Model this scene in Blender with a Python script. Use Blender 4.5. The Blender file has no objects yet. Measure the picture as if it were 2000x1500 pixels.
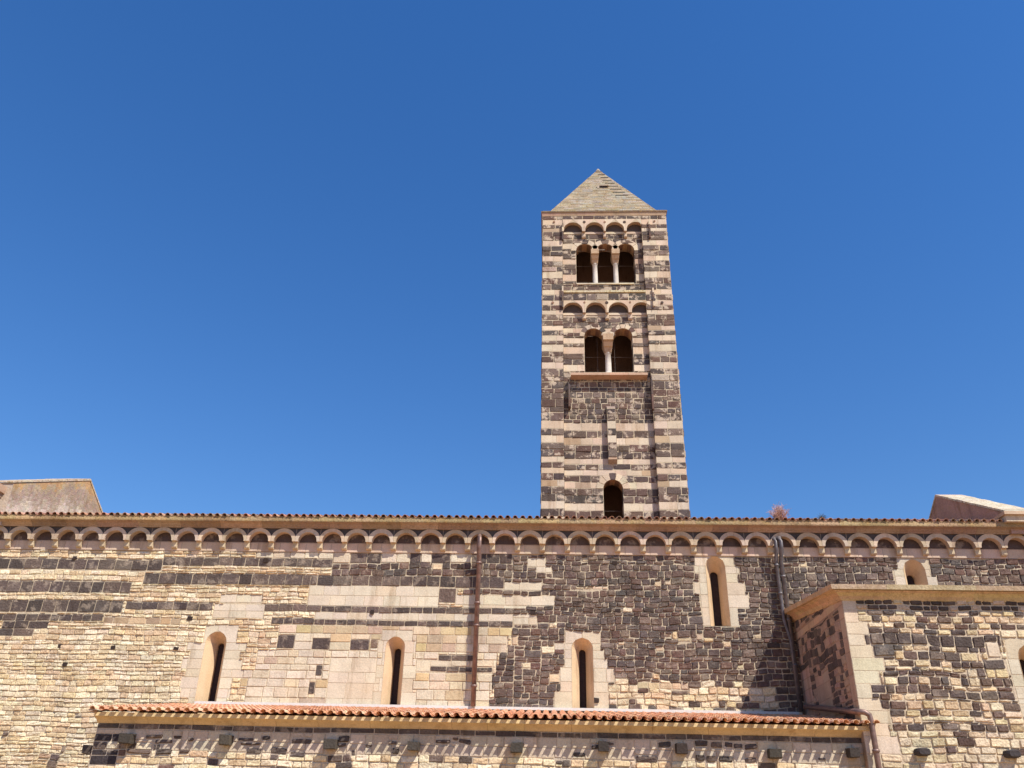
import bpy, math, random
from mathutils import Vector, Matrix
random.seed(11)
R = math.radians
# ------------------------------------------------------------------ scene, camera, light
scn = bpy.context.scene
col = scn.collection
F, YAW, PITCH, ROLL = 1649.0, .0518, .4894, .0248
EYE = Vector((0, 0, 1.6))
def axes():
    cy, sy = math.cos(YAW), math.sin(YAW)
    w = Vector((-sy*math.cos(PITCH), cy*math.cos(PITCH), math.sin(PITCH)))
    r0 = Vector((cy, sy, 0)); u0 = r0.cross(w)
    r = math.cos(ROLL)*r0 + math.sin(ROLL)*u0
    return r, r.cross(w), w
CR, CU, CW = axes()
cam = bpy.data.cameras.new('camera'); camo = bpy.data.objects.new('camera', cam); col.objects.link(camo)
m = Matrix((CR, CU, -CW)).transposed().to_4x4(); m.translation = EYE
camo.matrix_world = m
cam.sensor_width = 36; cam.lens = F/2000*36; cam.clip_end = 5000; cam.clip_start = .1
scn.camera = camo
AZ, EL = R(44.5), R(51.0)       # sun: to the right of the wall's normal, behind the viewer
sd = Vector((math.sin(AZ)*math.cos(EL), -math.cos(AZ)*math.cos(EL), math.sin(EL)))
world = bpy.data.worlds.new('World'); scn.world = world; world.use_nodes = True
nt = world.node_tree; nt.nodes.clear()
sky = nt.nodes.new('ShaderNodeTexSky'); sky.sky_type = 'NISHITA'; sky.sun_disc = False
sky.sun_elevation = EL; sky.sun_rotation = math.atan2(sd.x, sd.y)
sky.air_density = 1.5; sky.dust_density = 0.0; sky.ozone_density = 5.0
gam = nt.nodes.new('ShaderNodeHueSaturation'); gam.inputs['Saturation'].default_value = 1.25
bg = nt.nodes.new('ShaderNodeBackground'); bg.inputs['Strength'].default_value = .1
out = nt.nodes.new('ShaderNodeOutputWorld')
tint = nt.nodes.new('ShaderNodeMix'); tint.data_type = 'RGBA'; tint.blend_type = 'MULTIPLY'; tint.inputs[0].default_value = 1; tint.inputs[7].default_value = (.74, .79, 1, 1)
nt.links.new(sky.outputs[0], gam.inputs['Color']); nt.links.new(gam.outputs[0], tint.inputs[6]); nt.links.new(tint.outputs[2], bg.inputs['Color']); nt.links.new(bg.outputs[0], out.inputs[0])
sl = bpy.data.lights.new('sun', 'SUN'); sl.energy = 4.6; sl.angle = R(.53); sl.color = (1, .945, .83)
so = bpy.data.objects.new('sun', sl); col.objects.link(so)
so.rotation_euler = sd.to_track_quat('Z', 'Y').to_euler()
scn.view_settings.view_transform = 'Standard'; scn.view_settings.look = 'None'
scn.view_settings.exposure = 0.50; scn.view_settings.gamma = 1.0

def W(px, py, Y):               # the point of the plane y = Y seen at this place of the photograph (2000 x 1500)
    d = (px-1000)/F*CR - (py-750)/F*CU + CW
    return EYE + d*(Y/d.y)
def WX(px, py, Y): return W(px, py, Y).x
def WZ(px, py, Y): return W(px, py, Y).z

# ------------------------------------------------------------------ materials
def nodes(name):
    m = bpy.data.materials.new(name); m.use_nodes = True
    t = m.node_tree; b = t.nodes['Principled BSDF']
    return m, t, b
def noise(t, vec, scale, detail=4, rough=.6):
    n = t.nodes.new('ShaderNodeTexNoise'); n.inputs['Scale'].default_value = scale
    n.inputs['Detail'].default_value = detail; n.inputs['Roughness'].default_value = rough
    t.links.new(vec, n.inputs['Vector']); return n.outputs['Fac']
def ramp(t, fac, stops):
    r = t.nodes.new('ShaderNodeValToRGB'); cr = r.color_ramp
    while len(cr.elements) < len(stops): cr.elements.new(.5)
    for e, (p, c) in zip(cr.elements, stops):
        e.position = p; e.color = c if len(c) == 4 else (*c, 1)
    t.links.new(fac, r.inputs[0]); return r.outputs[0]
def mix(t, mode, fac, a, b):
    n = t.nodes.new('ShaderNodeMix'); n.data_type = 'RGBA'; n.blend_type = mode
    for sock, v in ((n.inputs[0], fac), (n.inputs[6], a), (n.inputs[7], b)):
        if isinstance(v, (int, float)): sock.default_value = v
        elif isinstance(v, tuple): sock.default_value = (*v, 1)
        else: t.links.new(v, sock)
    return n.outputs[2]
def bump(t, b, h, strength, dist, normal=None):
    n = t.nodes.new('ShaderNodeBump'); n.inputs['Strength'].default_value = strength; n.inputs['Distance'].default_value = dist
    t.links.new(h, n.inputs['Height'])
    if normal: t.links.new(normal, n.inputs['Normal'])
    t.links.new(n.outputs[0], b.inputs['Normal']); return n.outputs[0]
def masonry_mat(name, var=.5, lichen=0.0, bmp=.6):
    m, t, b = nodes(name)
    g = t.nodes.new('ShaderNodeNewGeometry').outputs['Position']
    a = t.nodes.new('ShaderNodeAttribute'); a.attribute_name = 'Col'
    c = a.outputs['Color']
    n1 = noise(t, g, 20, 5, .7); n2 = noise(t, g, 1.1, 4, .6); n3 = noise(t, g, 45, 3, .7)
    sm = t.nodes.new('ShaderNodeAttribute'); sm.attribute_name = 'Smear'
    n4 = noise(t, g, 2.4, 5, .62)
    smf = mix(t, 'MULTIPLY', 1.0, ramp(t, n4, [(.53, (0, 0, 0)), (.60, (1, 1, 1))]), sm.outputs['Color'])
    c = mix(t, 'MIX', smf, c, (.50, .40, .31))
    c1 = mix(t, 'MULTIPLY', 1.0, c, ramp(t, n1, [(.28, (1-var,)*3), (.5, (1, 1, 1)), (.72, (1+var*.5,)*3)]))
    c2 = mix(t, 'MULTIPLY', 1.0, c, ramp(t, n1, [(.28, (1-var*.3,)*3), (.5, (1, 1, 1)), (.72, (1+var*.15,)*3)]))
    c = mix(t, 'MIX', a.outputs['Alpha'], c2, c1)
    c = mix(t, 'MULTIPLY', 1.0, c, ramp(t, n2, [(.3, (.84, .82, .80)), (.55, (1, 1, 1)), (.75, (1.08, 1.04, .98))]))
    c = mix(t, 'MULTIPLY', 1.0, c, ramp(t, n3, [(.3, (.82,)*3), (.6, (1.06,)*3)]))
    mp = t.nodes.new('ShaderNodeMapping'); mp.inputs['Scale'].default_value = (1, 1, .16); t.links.new(g, mp.inputs['Vector'])
    c = mix(t, 'MULTIPLY', 1.0, c, ramp(t, noise(t, mp.outputs[0], 2.6, 5, .65), [(.30, (.74, .69, .64)), (.46, (1, 1, 1)), (.8, (1.04, 1.03, 1.0))]))
    if lichen:
        l = noise(t, g, 4.5, 7, .8)
        c = mix(t, 'MIX', ramp(t, l, [(.50, (0, 0, 0)), (.62, (lichen,)*3)]), c, (.38, .25, .10))
        l2 = noise(t, g, 9, 5, .7)
        c = mix(t, 'MIX', ramp(t, l2, [(.56, (0, 0, 0)), (.64, (lichen*.7,)*3)]), c, (.12, .10, .07))
    t.links.new(c, b.inputs['Base Color']); b.inputs['Roughness'].default_value = .93
    b.inputs['Specular IOR Level'].default_value = .25
    v = t.nodes.new('ShaderNodeTexVoronoi'); v.inputs['Scale'].default_value = 16
    t.links.new(g, v.inputs['Vector'])
    h = mix(t, 'MIX', .5, n1, v.outputs['Distance'])
    h = mix(t, 'MIX', a.outputs['Alpha'], mix(t, 'MULTIPLY', 1.0, h, (.12, .12, .12)), h)
    bump(t, b, h, bmp, .05)
    return m
STONE = masonry_mat('rough_masonry', .42, 0, .5)
DRESSED = masonry_mat('dressed_stone', .22, 0, .3)
LICHEN = masonry_mat('lichened_stone', .6, .85, .7)
RENDERED = masonry_mat('weathered_render', .45, .35, .5)
TILE = masonry_mat('terracotta_tile', .35, 0, .3)
OLDTILE = masonry_mat('old_terracotta_tile', .4, .45, .3)
def plain(name, c, rough=.6, metal=0, n=.25, sc=20):
    m, t, b = nodes(name)
    g = t.nodes.new('ShaderNodeNewGeometry').outputs['Position']
    k = noise(t, g, sc, 4)
    cc = mix(t, 'MULTIPLY', 1.0, c, ramp(t, k, [(.3, (1-n,)*3), (.7, (1+n,)*3)]))
    t.links.new(cc, b.inputs['Base Color']); b.inputs['Roughness'].default_value = rough; b.inputs['Metallic'].default_value = metal
    return m
DARK_SLIT = plain('dark_slit_sheet', (.05, .034, .032), .95)  # dark colour stands in for the unlit inside behind the slits
DARK_SLIT.node_tree.nodes['Principled BSDF'].inputs['Specular IOR Level'].default_value = 0
COPPER = plain('aged_copper_pipe', (.20, .125, .105), .5, .35, .35, 6)
GREYPIPE = plain('grey_metal_pipe', (.13, .115, .12), .5, .3, .3, 6)
LEAD = plain('white_flashing', (.62, .60, .57), .6, 0, .1)
WIRE = plain('thin_wire', (.14, .11, .10), .7, .2)
TWIG = plain('dry_pink_twig', (.50, .30, .24), .9, 0, .4, 30)
GREEN = plain('dark_leaf', (.07, .07, .04), .9, 0, .4, 30)
def ground_mat():
    m, t, b = nodes('dry_ground')
    g = t.nodes.new('ShaderNodeNewGeometry').outputs['Position']
    c = ramp(t, noise(t, g, .35, 6, .7), [(.35, (.37, .21, .10)), (.5, (.47, .28, .14)), (.65, (.42, .27, .125))])
    c = mix(t, 'MULTIPLY', 1.0, c, ramp(t, noise(t, g, 9, 5), [(.3, (.8,)*3), (.7, (1.15,)*3)]))
    t.links.new(c, b.inputs['Base Color']); b.inputs['Roughness'].default_value = 1
    bump(t, b, noise(t, g, 12, 5), .6, .1); return m

# ------------------------------------------------------------------ mesh helpers
class MB:
    def __init__(s): s.v = []; s.f = []; s.c = []; s.smooth = False
    def add(s, vs, fs, c):
        o = len(s.v); s.v += vs
        s.f += [tuple(i+o for i in f) for f in fs]; s.c += [c]*len(vs)
    def build(s, name, mat, parent=None):
        me = bpy.data.meshes.new(name); me.from_pydata(s.v, [], s.f)
        at = me.color_attributes.new('Col', 'FLOAT_COLOR', 'POINT')
        buf = []
        for c in s.c: buf += [c[0], c[1], c[2], c[3] if len(c) > 3 else .6]
        at.data.foreach_set('color', buf)
        sa = me.attributes.new('Smear', 'FLOAT', 'POINT'); sa.data.foreach_set('value', [c[4] if len(c) > 4 else 0.0 for c in s.c])
        me.materials.append(mat)
        if s.smooth: me.polygons.foreach_set('use_smooth', [True]*len(me.polygons))
        me.update()
        o = bpy.data.objects.new(name, me); col.objects.link(o)
        if parent: o.parent = parent; o.matrix_parent_inverse = parent_inv(parent)
        return o
def parent_inv(p):
    loc = Vector((0, 0, 0))
    q = p
    while q is not None:
        loc += q.location
        if q.parent is not None and q.type == 'EMPTY': pass
        q = q.parent
    # children keep world coordinates: parents here only carry translations
    return Matrix.Translation(-Vector(WLOC.get(p.name, (0, 0, 0))))
WLOC = {}
def thing(name, label, cat, loc, group=None, kind=None):
    o = bpy.data.objects.new(name, None); col.objects.link(o); o.location = loc; o.empty_display_size = .3
    WLOC[o.name] = tuple(loc)
    o['label'] = label; o['category'] = cat
    if group: o['group'] = group
    return o
def tag(o, label, cat, group=None):
    o['label'] = label; o['category'] = cat
    if group: o['group'] = group
    return o
def box(M, x0, x1, y0, y1, z0, z1, c, j=0):
    q = lambda a: a + (random.uniform(-j, j) if j else 0)
    vs = [(q(x), q(y), q(z)) for z in (z0, z1) for y in (y0, y1) for x in (x0, x1)]
    M.add(vs, [(0, 1, 3, 2), (4, 6, 7, 5), (0, 4, 5, 1), (2, 3, 7, 6), (0, 2, 6, 4), (1, 5, 7, 3)], c)
def tube(M, pts, r, c, n=8, r1=None):
    pts = [Vector(p) for p in pts]; vs = []; fs = []
    for i, p in enumerate(pts):
        d = (pts[min(i+1, len(pts)-1)] - pts[max(i-1, 0)]).normalized()
        a = Vector((0, 0, 1)) if abs(d.z) < .9 else Vector((1, 0, 0))
        u = d.cross(a).normalized(); w = d.cross(u)
        rr = r if r1 is None else r + (r1-r)*i/(len(pts)-1)
        for k in range(n):
            t = 2*math.pi*k/n; vs.append(tuple(p + rr*(math.cos(t)*u + math.sin(t)*w)))
    for i in range(len(pts)-1):
        for k in range(n): fs.append((i*n+k, i*n+(k+1) % n, (i+1)*n+(k+1) % n, (i+1)*n+k))
    fs.append(tuple(range(n))); fs.append(tuple(range((len(pts)-1)*n, len(pts)*n)))
    M.add(vs, fs, c)
def lathe(M, x, y, prof, c, n=14, square=0):
    vs = []; fs = []
    for z, r in prof:
        for k in range(n):
            t = 2*math.pi*(k+.5)/n; vs.append((x+r*math.cos(t), y+r*math.sin(t), z))
    for i in range(len(prof)-1):
        for k in range(n): fs.append((i*n+k, i*n+(k+1) % n, (i+1)*n+(k+1) % n, (i+1)*n+k))
    fs.append(tuple(range(n))); fs.append(tuple(range((len(prof)-1)*n, len(prof)*n)))
    M.add(vs, fs, c)
def vary(c, a=.12, hue=.05):
    k = 1+random.uniform(-a, a)
    return tuple(max(.01, q*k*(1+random.uniform(-hue, hue))) for q in c[:3])
# stone colours
def c_rubble():
    return vary(random.choice([(.72, .58, .38), (.76, .64, .45), (.68, .52, .32), (.74, .63, .46), (.72, .595, .41), (.78, .67, .49), (.62, .46, .30)]), .09, .03)
def c_ashlar(): return vary(random.choice([(.64, .555, .42), (.66, .575, .445), (.63, .545, .43), (.62, .52, .385)]), .05, .02)
def c_stained(): return vary(random.choice([(.54, .42, .27), (.58, .44, .25), (.62, .51, .37), (.48, .36, .26)]), .12, .04)
def c_basalt():
    return vary(random.choice([(.112, .080, .070), (.140, .099, .084), (.100, .075, .069), (.165, .112, .091), (.135, .087, .071), (.112, .090, .082), (.195, .145, .118), (.150, .092, .073)]), .20, .04)
def c_basaltd(): return vary(random.choice([(.088, .068, .061), (.115, .086, .076), (.098, .076, .069), (.15, .112, .094)]), .15, .03)
def c_pink(): return vary((.60, .46, .35), .06, .03)
MORTAR = (.54, .445, .32)
# styles: gap, protrusion, jitter of protrusion, bevel, outline jitter, wobble, tilt
ST = {
 'rub':  dict(zj=.012, g=.016, p=.034, pj=.016, e=.020, j=.017, wob=.6, tilt=.011, col=c_rubble, nx=4, w=(.22, .52)),
 'bas':  dict(zj=.012, sm=.2, g=.016, p=.038, pj=.020, e=.024, j=.021, wob=1.1, tilt=.012, col=c_basalt, nx=3, w=(.22, .46)),
 'basb': dict(sm=.35, zj=.008, r=1, g=.018, p=.022, pj=.008, e=.014, j=.008, wob=.3, tilt=.006, col=c_basaltd, nx=3, w=(.42, .66)),
 'ash':  dict(r=.12, g=.011, p=.006, pj=.002, e=.008, j=.001, wob=0, tilt=.0015, col=c_ashlar, nx=2, w=(.50, .80)),
 'ashr': dict(r=.45, g=.014, p=.020, pj=.008, e=.018, j=.006, wob=0, tilt=.005, col=c_ashlar, nx=3, w=(.40, .70)),
 'sta':  dict(r=.35, g=.012, p=.016, pj=.006, e=.014, j=.004, wob=0, tilt=.004, col=c_stained, nx=3, w=(.34, .62)),
 'tb':   dict(zj=.022, sm=1, g=.026, p=.026, pj=.014, e=.020, j=.022, wob=0, tilt=.008, col=c_basalt, nx=3, w=(.40, .95)),
 'tbs':  dict(zj=.018, sm=.8, g=.028, p=.026, pj=.014, e=.020, j=.018, wob=0, tilt=.008, col=c_basalt, nx=3, w=(.22, .50)),
}
def wobx(u, z): return .022*math.sin(2.1*z+1.7*math.sin(u*.9)) + .012*math.sin(5.3*u+2.2*z)
def wobz(u, z): return .026*math.sin(.83*u+1.1*z) + .018*math.sin(2.7*u+.7*z+1) + .010*math.sin(6.1*u+3*z)
def _val(f, z): return f(z) if callable(f) else f
def block(M, T, xl, xr, z0, z1, s, colr=None):
    g = s['g']*.5; zj = s.get('zj', 0); z0 += g + random.uniform(-zj, zj); z1 -= g + random.uniform(-zj, zj)
    if z1-z0 < .02: return
    zm = (z0+z1)/2; wm = max(_val(xr, z) - _val(xl, z) for z in (z0, zm, z1))
    if wm < .05: return
    curved = callable(xl) or callable(xr)
    h = z1-z0; e = s['e']; et = min(.4, e/h)
    ts = [0, et, .5, 1-et, 1] if (h > .3 or s['j'] > .004) else [0, et, 1-et, 1]
    if curved: ts = [0, et, .3, .5, .7, 1-et, 1]
    es = min(.4, e/max(.06, wm-2*g)); nx = s['nx']
    ss = [0, es] + [es+(1-2*es)*k/(nx-1) for k in range(1, nx-1)] + [1-es, 1]
    p = s['p'] + random.uniform(-s['pj'], s['pj']); tx = random.uniform(-s['tilt'], s['tilt']); tz = random.uniform(-s['tilt'], s['tilt'])
    j = s['j']; wb = s['wob']; U = random.uniform
    vs = []; ns = len(ss); nt_ = len(ts)
    for b, t in enumerate(ts):
        z = z0 + h*t; a0 = _val(xl, z)+g; a1 = _val(xr, z)-g
        if a1 < a0: a0 = a1 = (a0+a1)/2
        for a, q in enumerate(ss):
            x = a0+(a1-a0)*q
            edge = a in (0, ns-1) or b in (0, nt_-1)
            corner = a in (0, ns-1) and b in (0, nt_-1)
            d = -.012 if edge else p + tx*(q-.5)*2 + tz*(t-.5)*2 + U(-1, 1)*s['pj']*.6
            if corner and j:
                dx = j*.7*(1 if a == 0 else -1); dz = j*.7*(1 if b == 0 else -1)
            else: dx = dz = 0
            uu = x + dx + (U(-j, j)*.5 if j else 0); zz = z + dz + (U(-j, j)*.4 if j else 0)
            if wb: uu, zz = uu + wb*wobx(x, z), zz + wb*wobz(x, z)
            vs.append(T(uu, zz, d))
    fs = [(b*ns+a, b*ns+a+1, (b+1)*ns+a+1, (b+1)*ns+a) for b in range(nt_-1) for a in range(ns-1)]
    cc = (colr or s['col']())[:3]
    M.add(vs, fs, (*cc, s.get('r', 1.0), s.get('sm', 0.0)*(1 if cc[0] < .25 else 0)))
class Hole:
    def __init__(s, cx, r, zb, zs, arch=True): s.cx, s.r, s.zb, s.zs, s.arch = cx, r, zb, zs, arch; s.top = zs + (r if arch else 0)
    def hw(s, z):
        if z <= s.zb or z >= s.top: return 0.0
        if z <= s.zs: return s.r
        return math.sqrt(max(0, s.r**2-(z-s.zs)**2))
def pieces(xa, xb, z0, z1, holes):
    """the interval xa..xb of a row, cut round the openings: (xl, xr) numbers or functions of z"""
    hs = sorted([h for h in holes if h.zb < z1-1e-4 and h.top > z0+1e-4 and h.cx+h.r > xa and h.cx-h.r < xb], key=lambda h: h.cx)
    if not hs: return [(xa, xb)]
    out = []
    for i, h in enumerate(hs):
        left = xa if i == 0 else (hs[i-1].cx+h.cx)/2
        right = xb if i == len(hs)-1 else (h.cx+hs[i+1].cx)/2
        if h.cx > left: out.append((left, (lambda z, h=h, l=left: max(l, h.cx-h.hw(z)))))
        if h.cx < right: out.append(((lambda z, h=h, r=right: min(r, h.cx+h.hw(z))), right))
    return out
def free(xa, xb, z0, z1, rects):
    """parts of the row not covered by rects: list of (x0,x1,z0,z1)"""
    rs = [r for r in rects if r[0] < xb-1e-4 and r[1] > xa+1e-4 and r[2] < z1-1e-4 and r[3] > z0+1e-4]
    if not rs: return [(xa, xb, z0, z1)]
    xs = sorted({xa, xb} | {min(max(v, xa), xb) for r in rs for v in r[:2]}); res = []
    for a, b in zip(xs, xs[1:]):
        if b-a < 1e-4: continue
        iv = [(z0, z1)]
        for r in rs:
            if r[0] < (a+b)/2 < r[1]:
                n = []
                for p, q in iv:
                    if r[3] <= p or r[2] >= q: n.append((p, q)); continue
                    if r[2] > p: n.append((p, r[2]))
                    if r[3] < q: n.append((r[3], q))
                iv = n
        for p, q in iv: res.append((a, b, p, q))
    mer = []
    for c in sorted(res, key=lambda c: (c[2], c[3], c[0])):
        if mer and abs(mer[-1][1]-c[0]) < 1e-4 and abs(mer[-1][2]-c[2]) < 1e-4 and abs(mer[-1][3]-c[3]) < 1e-4:
            mer[-1] = (mer[-1][0], c[1], c[2], c[3])
        else: mer.append(c)
    return mer
def fill_row(M, T, xa, xb, z0, z1, st, holes, colf=None, w=None):
    s = ST[st]
    cuts = [z0] + sorted(h.zb for h in holes if z0+.03 < h.zb < z1-.03 and h.cx+h.r > xa and h.cx-h.r < xb) + [z1]
    lo, hi = w or s['w']
    for za, zb in zip(cuts, cuts[1:]):
        for xl, xr in pieces(xa, xb, za, zb, holes):
            a = max(_val(xl, z) for z in (za, zb)) if callable(xl) else xl
            b = min(_val(xr, z) for z in (za, zb)) if callable(xr) else xr
            # plain span
            xs = [a]; 
            while xs[-1] < b:
                xs.append(xs[-1]+random.uniform(lo, hi))
            if len(xs) > 2 and b-xs[-2] < lo*.6: xs.pop(-2)
            xs[-1] = b
            if b <= a: xs = [a, b]
            n = len(xs)-1
            for k in range(n):
                L = xl if (k == 0) else xs[k]; Rr = xr if (k == n-1) else xs[k+1]
                zz = (za+zb)/2
                cc = colf(((_val(L, zz)+_val(Rr, zz))/2), zz) if colf else None
                if cc == 'skip': continue
                block(M, T, L, Rr, za, zb, s, cc)
def rows_between(z0, z1, h):
    n = max(1, round((z1-z0)/h)); out = []; zs = [z0]
    ws = [random.uniform(.68, 1.36) if n > 2 else 1 for _ in range(n)]; S = sum(ws)
    for w in ws: zs.append(zs[-1]+(z1-z0)*w/S)
    return list(zip(zs, zs[1:]))
def masonry(M, T, layers, holes=()):
    """layers: (x0,x1,z0,z1,style,rowheight[,colf[,w]]) ; later layers carve the earlier ones"""
    for i, L in enumerate(layers):
        x0, x1, z0, z1, st, rh = L[:6]; cf = L[6] if len(L) > 6 else None; w = L[7] if len(L) > 7 else None
        above = [l[:4] for l in layers[i+1:]]
        for a, b in rows_between(z0, z1, rh):
            for (p, q, c, d) in free(x0, x1, a, b, above):
                if d-c > .045 and q-p > .04: fill_row(M, T, p, q, c, d, st, holes, cf, w)
def backing(M, T, x0, x1, z0, z1, holes, c=MORTAR, d=0.0):
    zs = {z0, z1}
    for h in holes:
        if z0 < h.zb < z1: zs.add(h.zb)
        if z0 < h.zs < z1: zs.add(h.zs)
        if h.arch:
            for k in range(1, 9):
                z = h.zs + h.r*math.sin(math.pi/2*k/8)
                if z0 < z < z1: zs.add(z)
        elif z0 < h.top < z1: zs.add(h.top)
    zs = sorted(zs)
    for a, b in zip(zs, zs[1:]):
        if b-a < 1e-6: continue
        for xl, xr in pieces(x0, x1, a, b, holes):
            e = 1e-5
            L0, L1, R0, R1 = _val(xl, a+e), _val(xl, b-e), _val(xr, a+e), _val(xr, b-e)
            if R0-L0 < 1e-4 and R1-L1 < 1e-4: continue
            M.add([T(L0, a, d), T(R0, a, d), T(R1, b, d), T(L1, b, d)], [(0, 1, 2, 3)], c)
def front(Y): return lambda u, z, d: (u, Y-d, z)
def leftside(X): return lambda u, z, d: (X-d, u, z)
def rightside(X): return lambda u, z, d: (X+d, u, z)
def outline(cx, r, zb, zs, n=14):
    return [(cx-r, zb)] + [(cx-r*math.cos(math.pi*k/n), zs+r*math.sin(math.pi*k/n)) for k in range(n+1)] + [(cx+r, zb)]
def loft(M, A, B, YA, YB, c):
    n = len(A)
    vs = [(x, YA, z) for x, z in A] + [(x, YB, z) for x, z in B]
    for k in range(n-1):
        M.add([vs[k], vs[k+1], vs[n+k+1], vs[n+k]], [(0, 1, 2, 3)], c() if callable(c) else c)
def extrude_x(M, prof, x0, x1, c, step=None, gap=0, closed=True):
    xs = [x0]
    if step:
        while xs[-1] < x1-step*.5: xs.append(xs[-1]+random.uniform(.75, 1.25)*step)
        xs[-1] = x1
        if len(xs) == 1: xs.append(x1)
    else: xs.append(x1)
    n = len(prof)
    for a, b in zip(xs, xs[1:]):
        vs = [(a+gap, y, z) for y, z in prof] + [(b-gap, y, z) for y, z in prof]
        fs = [(k, (k+1) % n, n+(k+1) % n, n+k) for k in range(n if closed else n-1)]
        if closed: fs += [tuple(range(n)), tuple(range(2*n-1, n-1, -1))]
        M.add(vs, fs, c() if callable(c) else c)

# ------------------------------------------------------------------ ground
G = MB(); N = 24
def gz(x, y): return -.02 + .10*math.sin(x*.13)*math.cos(y*.11)
vs = []
for i in range(N+1):
    for k in range(N+1):
        x = -60+120*i/N; y = -60+120*k/N; vs.append((x, y, gz(x, y) if y < 20 else -.02))
G.add(vs, [(i*(N+1)+k, (i+1)*(N+1)+k, (i+1)*(N+1)+k+1, i*(N+1)+k+1) for i in range(N) for k in range(N)], (.3, .2, .1))
S = 3000
for (a, b, c, d) in ((-S, -60, -S, S), (60, S, -S, S), (-60, 60, -S, -60), (-60, 60, 60, S)):
    G.add([(a, c, -.1), (b, c, -.1), (b, d, -.1), (a, d, -.1)], [(0, 1, 2, 3)], (.3, .2, .1))
go = G.build('ground', ground_mat()); go['kind'] = 'structure'

# ------------------------------------------------------------------ roof tiles
def c_tile(): return vary(random.choice([(.80, .43, .25), (.82, .48, .30), (.74, .37, .21), (.84, .54, .36), (.66, .33, .20)]), .1, .04)
def c_tileold(): return vary(random.choice([(.44, .21, .15), (.50, .25, .17), (.34, .17, .13), (.54, .31, .22), (.36, .25, .19)]), .14, .06)
def tiles(M, x0, x1, pitch, ye, ze, yr, zr, cf, length=.36, jit=.006, base=(.30, .20, .14), pan0=.03):
    n = round((x1-x0)/pitch); pitch = (x1-x0)/n
    L = math.hypot(yr-ye, zr-ze); dy, dz = (yr-ye)/L, (zr-ze)/L; ny, nz = -dz, dy
    if nz < 0: ny, nz = -ny, -nz
    nr = int(L/length)+1
    P = lambda x, s, h: (x, ye+dy*s+ny*h, ze+dz*s+nz*h)
    M.add([P(x0, pan0, -.01), P(x1, pan0, -.01), P(x1, L, -.01), P(x0, L, -.01)], [(0, 1, 2, 3)], base)
    S = 6
    for i in range(n+1):
        xc = x0 + pitch*i
        for j in range(nr):
            s0 = j*length - (0 if j else .0); s1 = min(L, s0+length+.05)
            if s0 >= L: break
            s0 += random.uniform(-jit, jit)*1.5; ox = random.uniform(-jit, jit)
            for kind in (0, 1):
                if kind == 1 and i == n: continue
                c = cf(); vs = []
                if kind == 1 and j == 0: sa_ = s0; s0 = pan0
                if kind == 0:   # cover, convex
                    r0, r1 = pitch*.335, pitch*.30; h0, h1 = .055, .028; X = xc+ox
                    for (s_, r, h, th) in ((s0, r0, h0, 0), (s1, r1, h1, 0), (s0, r0-.016, h0, 0)):
                        for k in range(S+1):
                            t = math.pi*k/S; vs.append(P(X-r*math.cos(t), s_, h+r*math.sin(t)*.95))
                else:           # pan, concave
                    r0, r1 = pitch*.33, pitch*.38; h0, h1 = .085, .062; X = xc+pitch/2+ox
                    for (s_, r, h) in ((s0, r0, h0), (s1, r1, h1), (s0, r0-.014, h0)):
                        for k in range(S+1):
                            t = math.pi*k/S; vs.append(P(X-r*math.cos(t), s_, h-r*math.sin(t)*.85))
                if kind == 1 and j == 0: s0 = sa_
                q = S+1
                fs = [(k, k+1, q+k+1, q+k) for k in range(S)] + [(k, k+1, 2*q+k+1, 2*q+k) for k in range(S)]
                M.add(vs, fs, c)

# ================================================================== NAVE
YN = 30.0
XL, XR = -21.7, 21.0
nave = thing('church_nave', 'long striped nave of cream limestone and dark basalt with a row of little arches', 'church', (0, YN, 0))
ZC = 1.6+(WZ(1100, 1062, 30)-1.6)*.990 - .0             # springing of the little arches
Z_RT = ZC+.50
def PR(x0, x1, y0, y1, Y, cyx=None):                    # a rectangle of the photograph as x0,x1,z0,z1 of the plane
    cx = (x0+x1)/2; cy = (y0+y1)/2
    return (WX(x0, cy, Y), WX(x1, cy, Y), WZ(cx, y1, Y), WZ(cx, y0, Y))
def win(cxp, cyp, toppx, r, zb):
    x = WX(cxp, cyp, YN); top = WZ(cxp, toppx, YN); return Hole(x, r, zb, top-r)
ZF = WZ(1000, 1381, YN)                                 # top of the white flashing on the aisle roof
wins = [Hole(-11.74, .37, 4.6, WZ(430, 1234, 30)-.37), Hole(-5.39, .33, 4.6, WZ(776, 1244, 30)-.33), Hole(1.09, .36, 4.6, WZ(1137, 1246, 30)-.36),
        Hole(WX(1401, 1150, 30), .34, WZ(1415, 1223, 30), WZ(1398, 1087, 30)-.34), Hole(WX(1787, 1120, 30), .37, 8.3, WZ(1785, 1093, 30)-.37)]
ZW = ZC - .32                                           # underside of the frieze
lay = []
A = lay.append
A((XL, XR, 0, ZW, 'rub', .15))
def mixc(p):                                            # basalt with a share p of limestone
    return lambda x, z: (c_rubble() if random.random() < p else c_basalt())
# the large basalt part on the right
bx = WX(1000, 1150, YN)
A((bx, XR, 4.2, ZW, 'bas', .205, lambda x, z: c_rubble() if (random.random() < .012 or (6.3 > z > 5.2 and 1.6 < x < 7.4 and random.random() < (.75 if z < 6.05 else .25))) else (vary((.70, .56, .38), .1) if False else c_basalt())))
A((*PR(1000, 1055, 1270, 1385, YN), 'bas', .20))
for (x0, y0, y1) in ((990, 1262, 1275), (975, 1275, 1300), (962, 1300, 1320), (955, 1320, 1345), (966, 1345, 1362), (955, 1362, 1385)):
    A((*PR(x0, 1004, y0, y1, YN), 'bas', .2))
A((*PR(647, 1000, 1099, 1148, YN), 'bas', .30))
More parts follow.
